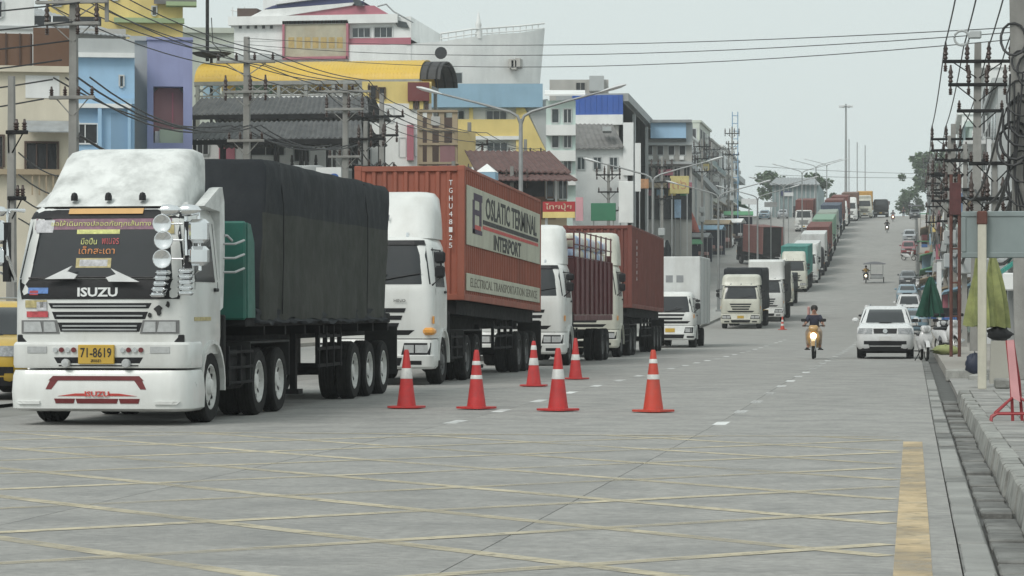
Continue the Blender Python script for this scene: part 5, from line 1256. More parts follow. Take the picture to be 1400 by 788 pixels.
b.panel('skirting', W_GREY, 255, 236, 520, 262, .1)
# blue glyph sign
YG = 118.
b = B('glyph_sign', 'white signboard with large rounded blue glyph behind the tarpaulin', 432, 466, 229, YG, .15, W_WHITE, pyb=262, cat='sign')
a_ = at(449, 248, YG)
text('glyph', 'ฏด', .95, .78, mat('sign_blue', (.03, .12, .4), .5), b.e, (a_.x - b.e.location.x, -.03, a_.z - b.e.location.z - .05), (R(90), 0, 0), .01, .04)
for px in (436, 462): p = at(px, 260, YG+.2); b.box('sign_leg', M_STEEL, p.x-.05, p.x+.05, YG+.15, YG+.25, zg(YG), p.z+1)
b = B('transformer_tank', 'pair of grey pole transformers beside the market', 392, 432, 225, 120., 1, None, cat='transformer')
for px in (401, 422):
    p = at(px, 226, 120); q = MB().lathe([(.5, 0), (.55, -.05), (.55, -1.1), (.5, -1.2)], 14, 'z', (p.x, 120.6, p.z)); b.put('tank', W_GREY, q, 40)
    for k in (-.2, .2): b.put('bushing', M_CHAS, MB().lathe([(.06, 0), (.08, .1), (.05, .15), (.08, .2), (.04, .5)], 8, 'z', (p.x+k, 120.6, p.z)))
b.box('platform', M_CHAS, xat(390, 120), xat(434, 120), 120, 121.2, at(400, 262, 120).z, at(400, 258, 120).z)
for px in (392, 430): p = xat(px, 120); b.box('platform_post', W_CONC, p-.12, p+.12, 120.4, 120.7, b.z0, at(400, 262, 120).z)

# ---- blue and yellow modern building and its neighbours
b = B('blue_yellow_building', 'white and yellow building with a wide blue fascia and slanted yellow wall', 590, 742, 119, 196., 12, W_WHITE, rot=True)
b.panel('blue_fascia', W_SKY, 589, 118, 742, 148, .9, .1); b.panel('yellow_band', W_YEL, 625, 165, 712, 189, .35); b.panel('yellow_pier', W_YEL, 643, 148, 648, 166, .3); b.panel('yellow_pier', W_YEL, 706, 147, 713, 210, .4)
q = MB(); q.prism([(at(x, y, 196).x, at(x, y, 196).z) for x, y in ((713, 145), (716, 145), (749, 212), (713, 212))], 195.5, 195.8, 'y'); b.put('slanted_wall', W_YEL, q)
q = MB(); q.prism([(at(x, y, 196).x, at(x, y, 196).z) for x, y in ((716, 140), (749, 136), (749, 212))], 195.7, 196.2, 'y'); b.put('grey_gable', W_GREY, q)
b.win(666, 153, 693, 165, 3); b.win(596, 153, 612, 164, 2); b.win(667, 196, 694, 207, 3); b.win(628, 153, 636, 164, 1); b.panel('floor_slab', W_WHITE, 620, 188, 712, 192, .5)
b = B('bare_concrete_frame', 'brown unfinished concrete frame with scaffolds and a yellowish sign panel', 574, 628, 150, 158., 5, None, rot=True)
for px in (575, 588, 604, 622): p = xat(px, 158); b.box('frame_column', W_TAN, p-.16, p+.16, 158, 158.35, b.z0, at(px, 151, 158).z)
for py in (151, 176, 196, 222): b.box('frame_beam', W_TAN, xat(573, 158), xat(626, 158), 157.9, 158.4, at(600, py+3, 158).z, at(600, py, 158).z)
b.box('rear_wall', W_DWOOD, xat(576, 158), xat(626, 158), 161, 161.3, b.z0, at(600, 156, 158).z); b.panel('sign_panel', wm('ochre_sign', (.42, .34, .16)), 626, 180, 650, 228, .1, .1); b.panel('rose_shutter', W_PINK, 602, 198, 622, 230, .05, .05)
b.panel('sign_board', wm('white_board', (.5, .5, .48)), 590, 160, 602, 172, .05, .05)
b = B('brown_roof_house', 'house with a rusty brown tiled roof and deep lower eave', 648, 775, 233, 150., 8, W_TAN, rot=True)
q0, q1 = at(648, 233, 149.2), at(778, 236, 149.2); b.roof_sheet('roof', M_ROOFB, (q0, q1, at(766, 207, 155), at(652, 207, 155)), .08, .35, .08)
q0, q1 = at(655, 246, 147.6), at(782, 246, 147.6); b.roof_sheet('lower_roof', M_ROOFB, (q0, q1, at(774, 236, 150), at(652, 236, 150)), .07, .3, .06)
b.panel('dark_shopfront', M_WIND, 655, 248, 745, 270, .05); b.win(764, 247, 775, 272, 2); b.win(748, 247, 757, 272, 1); b.panel('white_post', W_WHITE, 759, 246, 762, 290, .3)
b.panel('brown_sheet', W_BROWN, 652, 270, 760, 300, .06)
# small white-peaked stall tent
p = at(666, 236, 112); T = thing('market_tent', 'small tent with white peaked roof and blue valance', 'tent', (p.x, 112, zg(112)))
zt_ = at(666, 224, 112).z - zg(112); ze = at(666, 236, 112).z - zg(112)
MB().add([(-.42, -.42, ze), (.42, -.42, ze), (.42, .42, ze), (-.42, .42, ze), (0, 0, zt_)], [(0, 1, 4), (1, 2, 4), (2, 3, 4), (3, 0, 4), (3, 2, 1, 0)]).build('peaked_roof', W_WHITE, T)
MB().box(-.41, .41, -.41, .41, ze-.32, ze-.002).build('valance', W_SKY, T)
for x in (-.36, .36):
    for y in (-.36, .36): MB().tube([(x, y, 0), (x, y, ze-.3)], .03).build('tent_pole', M_STEEL, T)
b = B('mint_building', 'pale mint balcony building beside the brown roofed house', 747, 787, 138, 182., 9, W_MINT, rot=True)
q = MB().prism([(181.2, at(0, 142, 182).z), (181.2, at(0, 140, 182).z), (184, at(0, 130, 182).z)], xat(745, 182), xat(800, 182)); b.put('canopy', W_WHITE, q)
for py in (172, 207, 240): b.panel('balcony', W_WHITE, 747, py, 787, py+14, .7, .05)
for py in (150, 184, 219): b.win(755, py, 764, py+18, 1); b.win(771, py, 781, py+18, 2)
b = B('roadside_sign', 'red shop sign with pale Thai lettering above a yellow strip', 742, 786, 276, 138., .2, wm('red_sign', (.4, .04, .045)), pyb=290, cat='sign')
a_ = at(763.5, 283.5, 138); text('sign_lettering', 'ไทยปุ๋ย', 1.35, .4, mat('cream_lettering', (.6, .45, .33), .6), b.e, (a_.x - b.e.location.x, -.02, a_.z - b.e.location.z), (R(90), 0, 0), .01, .01)
b.panel('yellow_strip', W_YEL, 742, 290, 786, 298, .0, .1); b.panel('pink_board', wm('pink_board', (.55, .3, .33)), 787, 270, 797, 302, .0, .15)
for px in (746, 784): p = xat(px, 138); b.box('sign_post', M_STEEL, p-.06, p+.06, 138.2, 138.35, zg(138), at(px, 277, 138).z)

# ---- long blue-sheet building and the tiled roof before it
YB = 240.
b = B('blue_sheet_building', 'long building with royal blue sheet front and sloping grey roof edge', 783, 852, 138, YB, 70, W_CONC)
b.panel('blue_sheet', W_ROYAL, 783, 131, 852, 157, .3, .1)
for k in range(9): b.panel('sheet_rib', W_ROYAL, 784+7.6*k, 131, 785.4+7.6*k, 157, .36)
b.panel('white_ledge', W_WHITE, 783, 158, 852, 171, .5, .1)
xr = b.x1; q = MB().prism([(YB-.2, at(852, 128, YB).z), (YB+118, at(852, 128, YB).z - 3.4), (YB+118, at(852, 128, YB).z - 4.1), (YB-.2, at(852, 128, YB).z-.7)], xr-6, xr+.5, 'x'); b.put('roof', M_TIN, q)
q = MB().prism([(YB, b.z0), (YB+110, b.z0+8), (YB+110, at(852, 128, YB).z - 4.0), (YB, at(852, 128, YB).z-.8)], xr-.4, xr, 'x'); b.put('side_wall', W_CONC, q)
for k in range(9): y_ = YB + 8 + 12*k; b.box('wall_pier', W_GREY, xr, xr+.25, y_, y_+.6, b.z0+4, at(852, 128, YB).z - 1.0 - .029*(y_-YB))
b = B('roof_tank_block', 'weathered concrete roof block with water tanks', 752, 832, 110, 262., 8, W_CONC, rot=True); b.win(788, 114, 800, 124, 2, 1, W_CONC, M_WIND); b.panel('tank', W_GREY, 806, 106, 826, 126, 1.5)
b = B('grey_tile_house', 'house with a broad weathered grey tiled roof', 780, 858, 204, 205., 7, W_WHITE, rot=True)
b.roof_sheet('roof', M_ROOFG, (at(778, 204, 204.5), at(852, 201, 204.5), at(848, 170, 211), at(780, 170, 211)), .08, .35, .08); b.panel('vent', W_GREY, 824, 174, 836, 180, .5, 2); b.panel('white_pier', W_WHITE, 852, 168, 866, 240, .2); b.panel('white_pier', W_WHITE, 868, 196, 876, 262, .2)
for p0 in (790, 812, 834): b.win(p0, 216, p0+10, 232, 2)
b = B('blue_balcony_building', 'stained concrete building with a light blue glazed top balcony', 880, 946, 190, 262., 14, W_CONC, rot=True)
b.panel('dark_gap', M_WIND, 873, 170, 882, 230, .02, .5); b.panel('blue_balcony', W_BLUE, 890, 169, 938, 190, 1.2, .1)
for k in range(3): b.win(893+15*k, 178, 905+15*k, 188, 1, 1, W_BLUE, wm('blue_blind', (.12, .3, .47)))
b.panel('roof_slab', M_TIN, 886, 166, 946, 169, 1.6, 4); b.panel('end_block', W_GREY, 938, 169, 947, 196, .3)
for k in range(4): b.win(884 + 15*k, 200, 892 + 15*k, 212, 1, 1, M_WINF, M_WIND)
for py in (196, 222, 248): b.panel('ledge', W_GREY, 880, py, 946, py+3, .6)
for k in range(5): b.win(883 + 13*k, 229, 891 + 13*k, 243, 2, 1, W_CONC, M_WIND)
for k in range(4): b.panel('air_conditioner', W_WHITE, 887 + 14*k, 214, 893 + 14*k, 219, .5)
b.panel('dark_shopfront', M_WIND, 880, 256, 946, 300, .3); b.panel('shop_awning', W_TAN, 880, 251, 912, 258, 1.8); b.panel('shop_awning', W_ROSE, 914, 251, 946, 258, 1.8)
for k, m_ in enumerate((W_ROSE, W_SKY, W_YEL, W_LGREEN)): b.panel('small_sign', m_, 882 + 16*k, 260, 892 + 16*k, 268, .5)

# ---- the shop houses that climb the hill on the left
SH = [(W_CONC, 'stained grey'), (W_WHITE, 'white'), (W_GREY, 'pale grey'), (W_CREAM, 'cream'), (W_MINT, 'greenish white'), (W_WHITE, 'chalk white'), (W_OLIVE, 'olive grey')]
def shophouse(Y0, Y1, Xf, h, m, label, floors=3, sgn=1, dep=9., sign=None):
    z0 = zg(Y0) - .3; T = thing('shop_house', label, 'building', (Xf, Y0, z0), 0, None)
    def loc(q, n, m_, par=None, sm=0): q.v = [(v[0]-Xf, v[1]-Y0, v[2]-z0) for v in q.v]; return q.build(n, m_, par or T, sm)
    xb = Xf - sgn*dep; zt = z0 + h
    loc(MB().box(xb, Xf, Y0, Y1, z0, zt), 'wall', m); loc(MB().box(xb-.1*sgn, Xf+.25*sgn, Y0-.1, Y1-.02, zt, zt+.3), 'parapet', m)
    fh = (h-.6) / floors
    for f in range(floors):
        zf = z0 + .3 + f*fh
        if f: loc(MB().box(Xf+.01*sgn, Xf+1.1*sgn, Y0+.2, Y1-.2, zf-.12, zf+.05), 'balcony_slab', m); loc(MB().box(Xf+1.0*sgn, Xf+1.08*sgn, Y0+.2, Y1-.2, zf+.051, zf+.8), 'balcony_wall', random.choice([m, W_GREY, W_TEALG]))
        n = max(1, int((Y1-Y0)/4.2))
        for k in range(n):
            a = Y0 + (Y1-Y0)*(k+.2)/n; c = Y0 + (Y1-Y0)*(k+.8)/n
            q = MB().box(Xf+.0*sgn, Xf+.06*sgn, a-.1, c+.1, zf+.5, zf+fh-.45); w = loc(q, 'window', M_WINF); loc(MB().box(Xf+.061*sgn, Xf+.08*sgn, a, c, zf+.6, zf+fh-.55), 'pane', random.choice([M_PANE, M_WIND]), w)
        for k in range(2):                             # south wall openings
            a = Xf - sgn*(1.2 + 3.4*k); q = MB().box(a-.8, a+.8, Y0-.06, Y0, zf+.7, zf+fh-.5); w = loc(q, 'window', M_WINF); loc(MB().box(a-.7, a+.7, Y0-.08, Y0-.061, zf+.8, zf+fh-.6), 'pane', M_WIND, w)
    loc(MB().prism([(Xf, z0+3.3), (Xf+2.2*sgn, z0+2.7), (Xf+2.2*sgn, z0+2.62), (Xf, z0+3.2)], Y0+.2, Y1-.2, 'y'), 'awning', random.choice([M_TIN, W_LGREEN, W_SKY, W_TAN]))
    for k in range(4):
        y_ = Y0 + (Y1-Y0)*random.uniform(.1, .9); z_ = z0 + random.uniform(3.6, h-1.2); loc(MB().cbox(Xf+.02*sgn, Xf+.45*sgn, y_, y_+.85, z_, z_+.6, .04), 'air_conditioner', W_WHITE)
        x_ = Xf - sgn*random.uniform(.5, dep*.6); z_ = z0 + random.uniform(3.6, h-1.2); loc(MB().cbox(x_-.42, x_+.42, Y0-.42, Y0-.01, z_, z_+.6, .04), 'air_conditioner', W_WHITE)
    loc(MB().box(min(Xf-sgn*dep*.7, Xf-.1*sgn), max(Xf-sgn*dep*.7, Xf-.1*sgn), Y0-.1, Y0-.081, z0+.3, z0+2.7), 'shop_opening', M_WIND)
    for k in range(2):
        x_ = Xf - sgn*(2. + 2.6*k); loc(MB().tube([(x_, Y0-.08, z0+3), (x_, Y0-.08, zt-.1)], .06, 6), 'drain_pipe', W_GREY)
    if sign:
        zz = z0 + h*random.uniform(.4, .66); sb = loc(MB().cbox(Xf+.35*sgn, Xf+1.25*sgn, Y0+1.0, Y0+1.16, zz, zz+1.15, .03), 'sign_board', sign)
        for dz_ in (.2, .95): loc(MB().box(Xf, Xf+.36*sgn, Y0+1.05, Y0+1.11, zz+dz_, zz+dz_+.05), 'sign_bracket', M_CHAS, sb)
        loc(MB().box(Xf+.5*sgn, Xf+1.1*sgn, Y0+.985, Y0+.999, zz+.35, zz+.8), 'sign_face', random.choice([W_WHITE, W_CREAM, W_TAN]), sb)
    return T
marks = ['with a tin awning', 'with three balcony rows', 'with a narrow front', 'with stained parapet', 'with blue-grey balconies', 'with a broad front', 'with a low parapet']
yy = 282.; k = 0
places = ['next to the blue balcony building', 'above the clothes stall', 'behind the first uphill lamp post', 'behind the parked pale cars', 'above the dark pickup', 'halfway up the left slope', 'beside the lattice antenna', 'two doors below the grey hall', 'below the grey hall', 'before the grey hall']
for i in range(10):
    w_ = (13, 12, 17, 14, 19, 15, 20, 18, 22, 20)[i]; m_, cn = SH[i % 7]
    shophouse(yy, yy + w_ - .3, -30.2 + .2*i + random.uniform(-.3, .3), (12, 11, 14, 12.5, 15, 13.5, 15.5, 13, 12, 10.5)[i], m_, f'{cn} shop house {places[i]}', 3, 1, 10, (W_YEL, None, W_ROSE, None, W_SKY, None, W_YEL, W_WHITE, None, W_SKY)[i]); yy += w_
b = B('grey_hall', 'large grey-teal sheet-clad hall near the crest on the left', 1056, 1119, 252, 452., 30, W_TEALG)
q0 = at(1052, 252, 451); b.roof_sheet('roof', M_TIN, (at(1052, 252, 451), at(1121, 252, 451), at(1112, 243, 466), at(1062, 243, 466)), .15, .6, .12)
for k in range(10): b.panel('wall_rib', W_GREY, 1059+6*k, 252, 1060.5+6*k, 298, .2)
b.panel('blue_sign', W_NAVY, 1068, 262, 1081, 268, .4); b.panel('doorway', M_WIND, 1084, 282, 1092, 298, .05)
# ---- right-hand shop houses
shophouse(114, 131, 3.5, 11.2, W_GREY, 'grey shop house behind the crowded utility pole', 3, -1, 9, None)
T = shophouse(131.5, 146, 3.5, 13.4, W_WHITE, 'white shop house with blue projecting sign on the right', 4, -1, 9, wm('mid_blue_sign', (.16, .24, .36)))
shophouse(147, 160, 3.0, 11.5, W_MINT, 'mint shop house beyond the blue projecting sign', 3, -1, 9, W_MINT)
shophouse(161, 178, 2.85, 13., W_WHITE, 'chalky shop house with brown top window on the right', 4, -1, 9, W_BROWN)
shophouse(180, 200, 2.75, 10.5, W_PINK, 'dusty pink shop house on the right', 3, -1, 9, W_ROSE)
shophouse(203, 230, 2.7, 10., W_CONC, 'bare concrete shop house on the right slope', 3, -1, 9, W_YEL)
shophouse(235, 268, 2.8, 10., W_GREY, 'weathered grey shop house higher on the right slope', 3, -1, 9, None)
shophouse(275, 320, 2.9, 9., W_TAN, 'tan shop house high on the right slope', 3, -1, 9, W_SKY)
shophouse(330, 390, 3.1, 8.5, W_GREY, 'low grey shop house below the crest on the right', 2, -1, 9, None)
# near right shop at the frame edge
z0 = zg(66); T = thing('street_shop', 'grey street shop with teal awning and dark opening at the right edge', 'building', (2.55, 66, z0))
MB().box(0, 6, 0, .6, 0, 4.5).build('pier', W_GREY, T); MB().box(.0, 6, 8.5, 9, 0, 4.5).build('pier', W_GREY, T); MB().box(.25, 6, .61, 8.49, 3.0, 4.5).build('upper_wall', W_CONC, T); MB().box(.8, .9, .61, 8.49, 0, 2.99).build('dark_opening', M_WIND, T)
MB().prism([(.24, 3.0), (-.35, 2.55), (-.35, 2.45), (.24, 2.9)], .3, 8.3, 'y').build('awning', wm('teal_awning', (.05, .3, .25)), T)
MB().cbox(-.42, -.02, -.25, -.02, 2.0, 2.42, .03).build('meter_box', W_WHITE, T); MB().tube([(.1, -.05, 2.9), (.2, -.08, 2.3), (.5, -.05, 2.6)], .02).build('cable', M_CHAS, T)
MB().box(1.2, 3.4, .5, .62, .2, 2.5).build('shutter', M_TIN, T)
# ================================================================ street furniture
M_GALV = mat('galvanised_pole', (.3, .31, .31), .5, metal=.4, var=.12, scale=3, dirt=(.16, .14, .12), damt=.4)
M_LHEAD = mat('lamp_head', (.6, .61, .61), .4, var=.06)
M_POLE = mat('pole_concrete', (.27, .265, .25), .9, var=.15, scale=2, dirt=(.12, .115, .105), damt=.6, dscale=1.4, streak=1, bump=.3)
M_INS = mat('brown_insulator', (.045, .025, .02), .3, var=.2)
M_WIRE = mat('black_cable', (.03, .03, .032), .6, var=.2)
M_RUST = mat('rusty_steel', (.11, .045, .035), .8, var=.3, scale=5)
M_CREAMP = mat('cream_post_paint', (.5, .48, .4), .7, var=.1, scale=3, dirt=(.25, .22, .17), damt=.6, dscale=3, streak=1)

def street_lamp(label, Y, X=-14.1):
    z = zg(Y) + .15; T = thing('street_lamp', label, 'street lamp', (X, Y, z), 0, 'double-armed street lamps on the median')
    MB().tube([(0, 0, 0), (0, 0, 4), (0, 0, 8.4)], [.11, .09, .07], 10).build('pole', M_GALV, T, 50); MB().cbox(-.2, .2, -.2, .2, -.02, .12, .03).build('base_plate', M_GALV, T)
    for s in (-1, 1):
        a = MB().tube([(0, 0, 8.2), (s*.12, 0, 8.5), (s*.4, 0, 8.66), (s*1.6, 0, 9.0), (s*3.0, 0, 9.36)], [.06, .055, .05, .042, .035], 8).build('arm', M_GALV, T, 50)
        MB().loft([[(s*(2.9+.95*t), w*math.cos(q_*math.pi/4), 9.34 + .26*t + .07*w/.16*math.sin(q_*math.pi/4)) for q_ in range(8)] for t, w in ((0, .05), (.2, .12), (.5, .17), (.8, .16), (1, .06))]).build('lamp_head', M_LHEAD, a, 50)
    return T
nm_ = ['behind the orange container', 'before the blue balcony building', 'beside the uphill tarpaulin truck', 'beside the turning lorry', 'beside the teal container', 'on the upper slope', 'near the grey hall', 'just below the crest']
for k in range(8):
    Y = Yd(98.4 + 50*k, -14.1); street_lamp('double-armed galvanised street lamp on the median ' + nm_[k], Y)
# tall mast at the crest
Y = Yd(556, -13.5); T = thing('high_mast_light', 'tall high mast light with a ring of floodlights at the crest', 'street lamp', (-13.6, Y, zg(Y)))
MB().tube([(0, 0, 0), (0, 0, 12), (0, 0, 24.5)], [.35, .26, .17], 10).build('mast', M_GALV, T, 50)
MB().lathe([(.9, 0), (.95, .1), (.9, .2), (.8, .1)], 14, 'z', (0, 0, 23.9)).build('ring', M_GALV, T)
for k in range(6): a = k*math.pi/3; MB().cbox(1.15*math.cos(a)-.28, 1.15*math.cos(a)+.28, 1.15*math.sin(a)-.28, 1.15*math.sin(a)+.28, 23.8, 24.2, .06).build('floodlight', M_LHEAD, T)
for k in range(3): tag(MB().tube([(-13.2 + 1.5*k, 570+10*k, zg(570+10*k)), (-13.2+1.5*k, 570+10*k, zg(570)+18)], .12, 6).build('distant_pole', M_GALV), 'thin distant pole rising beyond the crest', 'pole', 'thin poles beyond the crest')
# median signs
for (px, py, d_, lb, m_) in ((1054, 280, 250., 'blank grey back of a road sign on the median', M_GALV), (1024, 276, 215., 'pale rectangular road sign back beside the second pole of the slope', M_LHEAD), (1078, 266, 330., 'small square white road sign high on the median', M_LHEAD)):
    Y = Yd(d_, -14); X = xat(px, Y); T = thing('road_sign', lb, 'sign', (X, Y, zg(Y))); s_ = 3740/d_; zc = at(px, py, Y).z - zg(Y)
    MB().tube([(0, 0, 0), (0, 0, zc+.3)], .05).build('post', M_GALV, T); MB().cbox(-.6, .6, -.06, -.03, zc-.22, zc+.24, .01).build('panel', m_, T)

# ---------------------------------------------------------------- utility poles and wires
INS = MB().lathe([(.03, 0), (.075, .03), (.04, .07), (.08, .1), (.045, .14), (.075, .18), (.04, .22), (.03, .3), (0, .31)], 9, 'z').mesh('insulator', M_INS, 50)
INSB = MB().lathe([(.04, 0), (.09, .06), (.05, .14), (.1, .2), (.055, .3), (.09, .38), (.05, .46), (.03, .62), (0, .63)], 9, 'z').mesh('insulator', M_INS, 50)
def upole(label, X, Y, H, arms, w=.16, group=None, lean=0., boxes=0, zoff=.15, armm=M_CHAS):
    T = thing('utility_pole', label, 'utility pole', (X, Y, zg(Y) + zoff), 0, group); T.rotation_euler = (0, lean, 0)
    MB().hexa([(-w, -w, -.1), (w, -w, -.1), (w, w, -.1), (-w, w, -.1)], [(-w*.6, -w*.6, H), (w*.6, -w*.6, H), (w*.6, w*.6, H), (-w*.6, w*.6, H)]).build('pole', M_POLE, T)
    for (z, hl, n, big, off) in arms:
        a = MB().cbox(-hl+off, hl+off, -w-.09, -w*.55, z, z+.11, .015).build('crossarm', armm, T)
        for k in range(n):
            x = -hl + off + .08 + (2*hl-.16)*k/max(n-1, 1)
            if abs(x) < .12 and n > 1: x += .2
            link('insulator', INSB if big else INS, a, (x, -w-.03, z+.11)); 
            if big: link('insulator', INS, a, (x, -w-.03, z-.3))
        b_ = MB()
        for s in (-1, 1): b_.tube([(s*hl*.7+off*.7, -w*.8, z+.02), (s*.05, -w*.8, z-.5)], .02, 4)
        b_.build('brace', armm, T)
    for k in range(boxes):
        MB().cbox(-.28, .28, -w-.42, -w+.0, H*.36+1.0*k, H*.36+.62+1.0*k, .04).build('junction_box', W_GREY, T)
    return T
def wire(label, pts, r, sag, group, n=10):
    P = []
    for a, b in zip(pts, pts[1:]):
        a, b = Vector(a), Vector(b)
        for i in range(n): t = i/n; p = a.lerp(b, t); p.z -= 4*sag*t*(1-t)*(b-a).length/40; P.append(p)
    P.append(Vector(pts[-1]))
    return tag(MB().tube(P, r, 5).build('power_cable', M_WIRE, None, 60), label, 'cable', group)
ARM3 = [(11.2, 1.2, 4, 0, 0), (10.4, .9, 3, 1, 0), (8.4, .75, 4, 0, 0)]
LP = [86.6, 108.5, 122, 138, 163, 189, 214, 240, 268, 297, 328, 362, 398]
LN = ['beside the light blue house', 'in front of the market roofs', 'beside the pole transformers', 'next to the yellow shop', 'beside the concrete frame', 'by the mint building', 'by the grey tiled house', 'by the blue sheet building',
      'by the yellow banner', 'above the clothes stall', 'by the stained shop houses', 'before the grey hall', 'near the crest on the left']
LPOLE = []
for i, (d_, ln) in enumerate(zip(LP, LN)):
    X = -26.6 + (1.3 if i == 2 else random.uniform(-.25, .25)); Y = Yd(d_, X); H = 12.4 if i != 2 else 11.6
    upole('concrete utility pole with crossarms and insulators ' + ln, X, Y, H, [(z + random.uniform(-.3, .3), hl, n, bg, o) for z, hl, n, bg, o in ARM3], .17, 'utility poles along the left pavement', boxes=i % 2, armm=M_POLE if i < 3 else M_CHAS)
    LPOLE.append((X, Y, zg(Y) + .15))
tag(MB().tube([at(146, -30, Yd(86.6, -26.6)), at(146, 30, Yd(86.6, -26.6))], .07, 6).build('pole_top', M_POLE), 'thin steel extension above the pole beside the light blue house', 'pole')
d_ = 74.; X = (16-1248)/(3740/d_); Y = Yd(d_, X); upole('dark old utility pole before the cream house', X, Y, 7.8, [(6.2, .3, 3, 0, .2), (4.4, .25, 2, 0, .2)], .13)
def line(label, lst, dx, z, r, sag, grp): wire(label, [(x + dx, y - .2, g + z) for x, y, g in lst], r, sag, grp)
for dx, z in ((-1.1, 11.75), (-.4, 11.75), (.45, 11.75), (1.1, 11.75), (-.8, 11.2), (.8, 11.2)): line('black power line running along the left pavement poles', LPOLE, dx, z, .022, .55, 'power lines on the left poles')
for dx, z, r in ((-.6, 8.85, .03), (-.2, 8.85, .03), (.2, 8.85, .035), (.6, 8.85, .03), (.25, 7.0, .05), (.25, 6.4, .06), (.25, 5.9, .045)): line('black low cable running along the left pavement poles', LPOLE, dx, z, r, 1.0 + random.random()*.6, 'low cables on the left poles')
p0 = LPOLE[0]
for k in range(6):                                      # lines coming from the near left, out of frame
    wire('black cable spanning from beyond the left edge to the pole by the light blue house', [(-33.5 - .6*k, 62 + 2*k, 6.2 + .75*k), (p0[0] - 1 + .3*k, p0[1], p0[2] + 8.2 + .62*k)], .026, .8, 'cables at the left edge')
for k in range(4):
    wire('black cable draped across the cream house front', [(X + .2, Y, 6.0 - .6*k), (-29 + .5*k, 95, 7.4 - .8*k)], .022, 1.2, 'cables across the cream house')
# cluttered market poles in front of the vaulted hall
for (px, d_, H, lb) in ((500, 126., 10.2, 'grey steel pole with insulators right of the dark tiled roofs'), (620, 150., 9.5, 'short utility pole before the concrete frame'), (700, 150., 9.2, 'utility pole before the brown roofed house'), (832, 205., 11, 'utility pole before the grey tiled house wall'), (905, 230., 12, 'thick concrete pole below the second street lamp'), (960, 290., 14, 'dark tall pole by the market stalls'), (1001, 340., 14.5, 'pole crowded with antennas among the shop houses')):
    Xq = (px-1248)/(3740/d_); upole(lb, Xq, Yd(d_, Xq), H, [(H-.9, .95, 4, 1, 0), (H-2.2, .8, 3, 0, 0), (H-3.6, .9, 4, 0, 0)], .15, None, boxes=2)
# right-hand poles
RL = [('crooked concrete pole wrapped in black cable coils at the right edge', 2.42, 58.5, 12.5, []),
      ('concrete utility pole with four long insulator arms on the right', 2.12, 93., 10.6, [(9.9, 1.18, 4, 1, 0), (9.1, 1.0, 4, 1, 0), (8.2, .8, 2, 0, .1), (5.2, .7, 3, 0, 0), (4.6, 1.0, 4, 0, 0)]),
      ('utility pole with junction boxes beyond the insulator pole', 1.95, 132., 10.4, [(9.6, 1.1, 4, 1, 0), (8.6, .9, 4, 0, 0), (5.6, .8, 4, 0, 0)]),
      ('utility pole before the dusty pink shop house', 2.0, 172., 10.2, [(9.4, 1.1, 4, 1, 0), (8.4, .9, 4, 0, 0)]),
      ('utility pole on the lower right slope', 2.1, 214., 10.2, [(9.4, 1.1, 4, 1, 0), (8.4, .9, 4, 0, 0)]),
      ('utility pole halfway up the right slope', 2.2, 258., 10.2, [(9.4, 1.1, 4, 1, 0), (8.4, .9, 4, 0, 0)]),
      ('utility pole high on the right slope', 2.3, 305., 10.2, [(9.4, 1.1, 4, 1, 0), (8.4, .9, 4, 0, 0)]),
      ('utility pole near the crest on the right', 2.4, 355., 10.2, [(9.4, 1.1, 4, 1, 0)]), ('last utility pole before the crest on the right', 2.5, 410., 10.2, [(9.4, 1.1, 4, 1, 0)])]
RP = []
for (px, d_, H, lb, ar) in ((1274, 330., 9., 'thin grey pole near the red car', 1), (1283, 190., 8.2, 'thin grey pole beside the light blue hatchback', 2), (1292, 150., 9.4, 'leaning grey pole with a junction box beyond the green umbrella', 2), (1300, 118., 9., 'grey pole with crossarms behind the rusty pipes', 3), (1318, 104., 7.8, 'stout grey pole before the grey shop house', 2), (1362, 84., 6.6, 'short grey pole behind the signboard', 2)):
    Xq = (px-1248)/(3740/d_); upole(lb, Xq, Yd(d_, Xq), H, [(H-.7-1.1*j, .8, 4, j % 2, 0) for j in range(ar)], .12, None, boxes=2, zoff=.16, lean=R(random.uniform(-1, 1)))
for i, (lb, X, d_, H, arms) in enumerate(RL):
    Y = Yd(d_, X); upole(lb, X, Y, H, arms, .24 if i == 0 else .19, None, boxes=(i in (2, 3, 4)) * 2, zoff=.16, lean=R(-1.2) if i == 0 else R(.5)*(i == 1)); RP.append((X, Y, zg(Y)))
for dx, z in ((-1.05, 10.6), (-.4, 10.6), (.45, 10.6), (1.05, 10.6)):
    wire('black power line climbing the right pavement poles', [(2.0 + dx*.5, 22, 10.9)] + [(x + dx, y - .25, g + (z if i == 0 else 10.35)) for i, (x, y, g) in enumerate(RP[1:])], .024, .35, 'power lines on the right poles')
for dx, z, r in ((-.5, 5.8, .03), (.0, 5.7, .04), (.35, 5.75, .03), (-.25, 4.9, .05), (-.2, 4.3, .06), (.25, 3.9, .05)):
    wire('thick black low cable slung between the right pavement poles', [(x + dx, y - .25, g + z) for x, y, g in RP], r, 1.2, 'low cables on the right poles')
px_, py_, pz_ = RP[0]
for k in range(10):                                     # coils on the near right pole
    P = []; cz = pz_ + 4.2 + .33*k + random.uniform(-.2, .2); rr = random.uniform(.22, .5); off = random.uniform(-.3, .2)
    for i in range(27): a = i/26*4*math.pi; P.append((px_ + off - .1 + rr*.75*math.cos(a) + .015*i/26, py_ - .3 + .12*math.sin(a*1.0) - .04*random.random(), cz + rr*math.sin(a)))
    tag(MB().tube(P, random.uniform(.018, .035), 5).build('cable_coil', M_WIRE, None, 60), 'black cable coil hanging on the crooked pole at the right edge', 'cable', 'cable coils on the crooked pole')
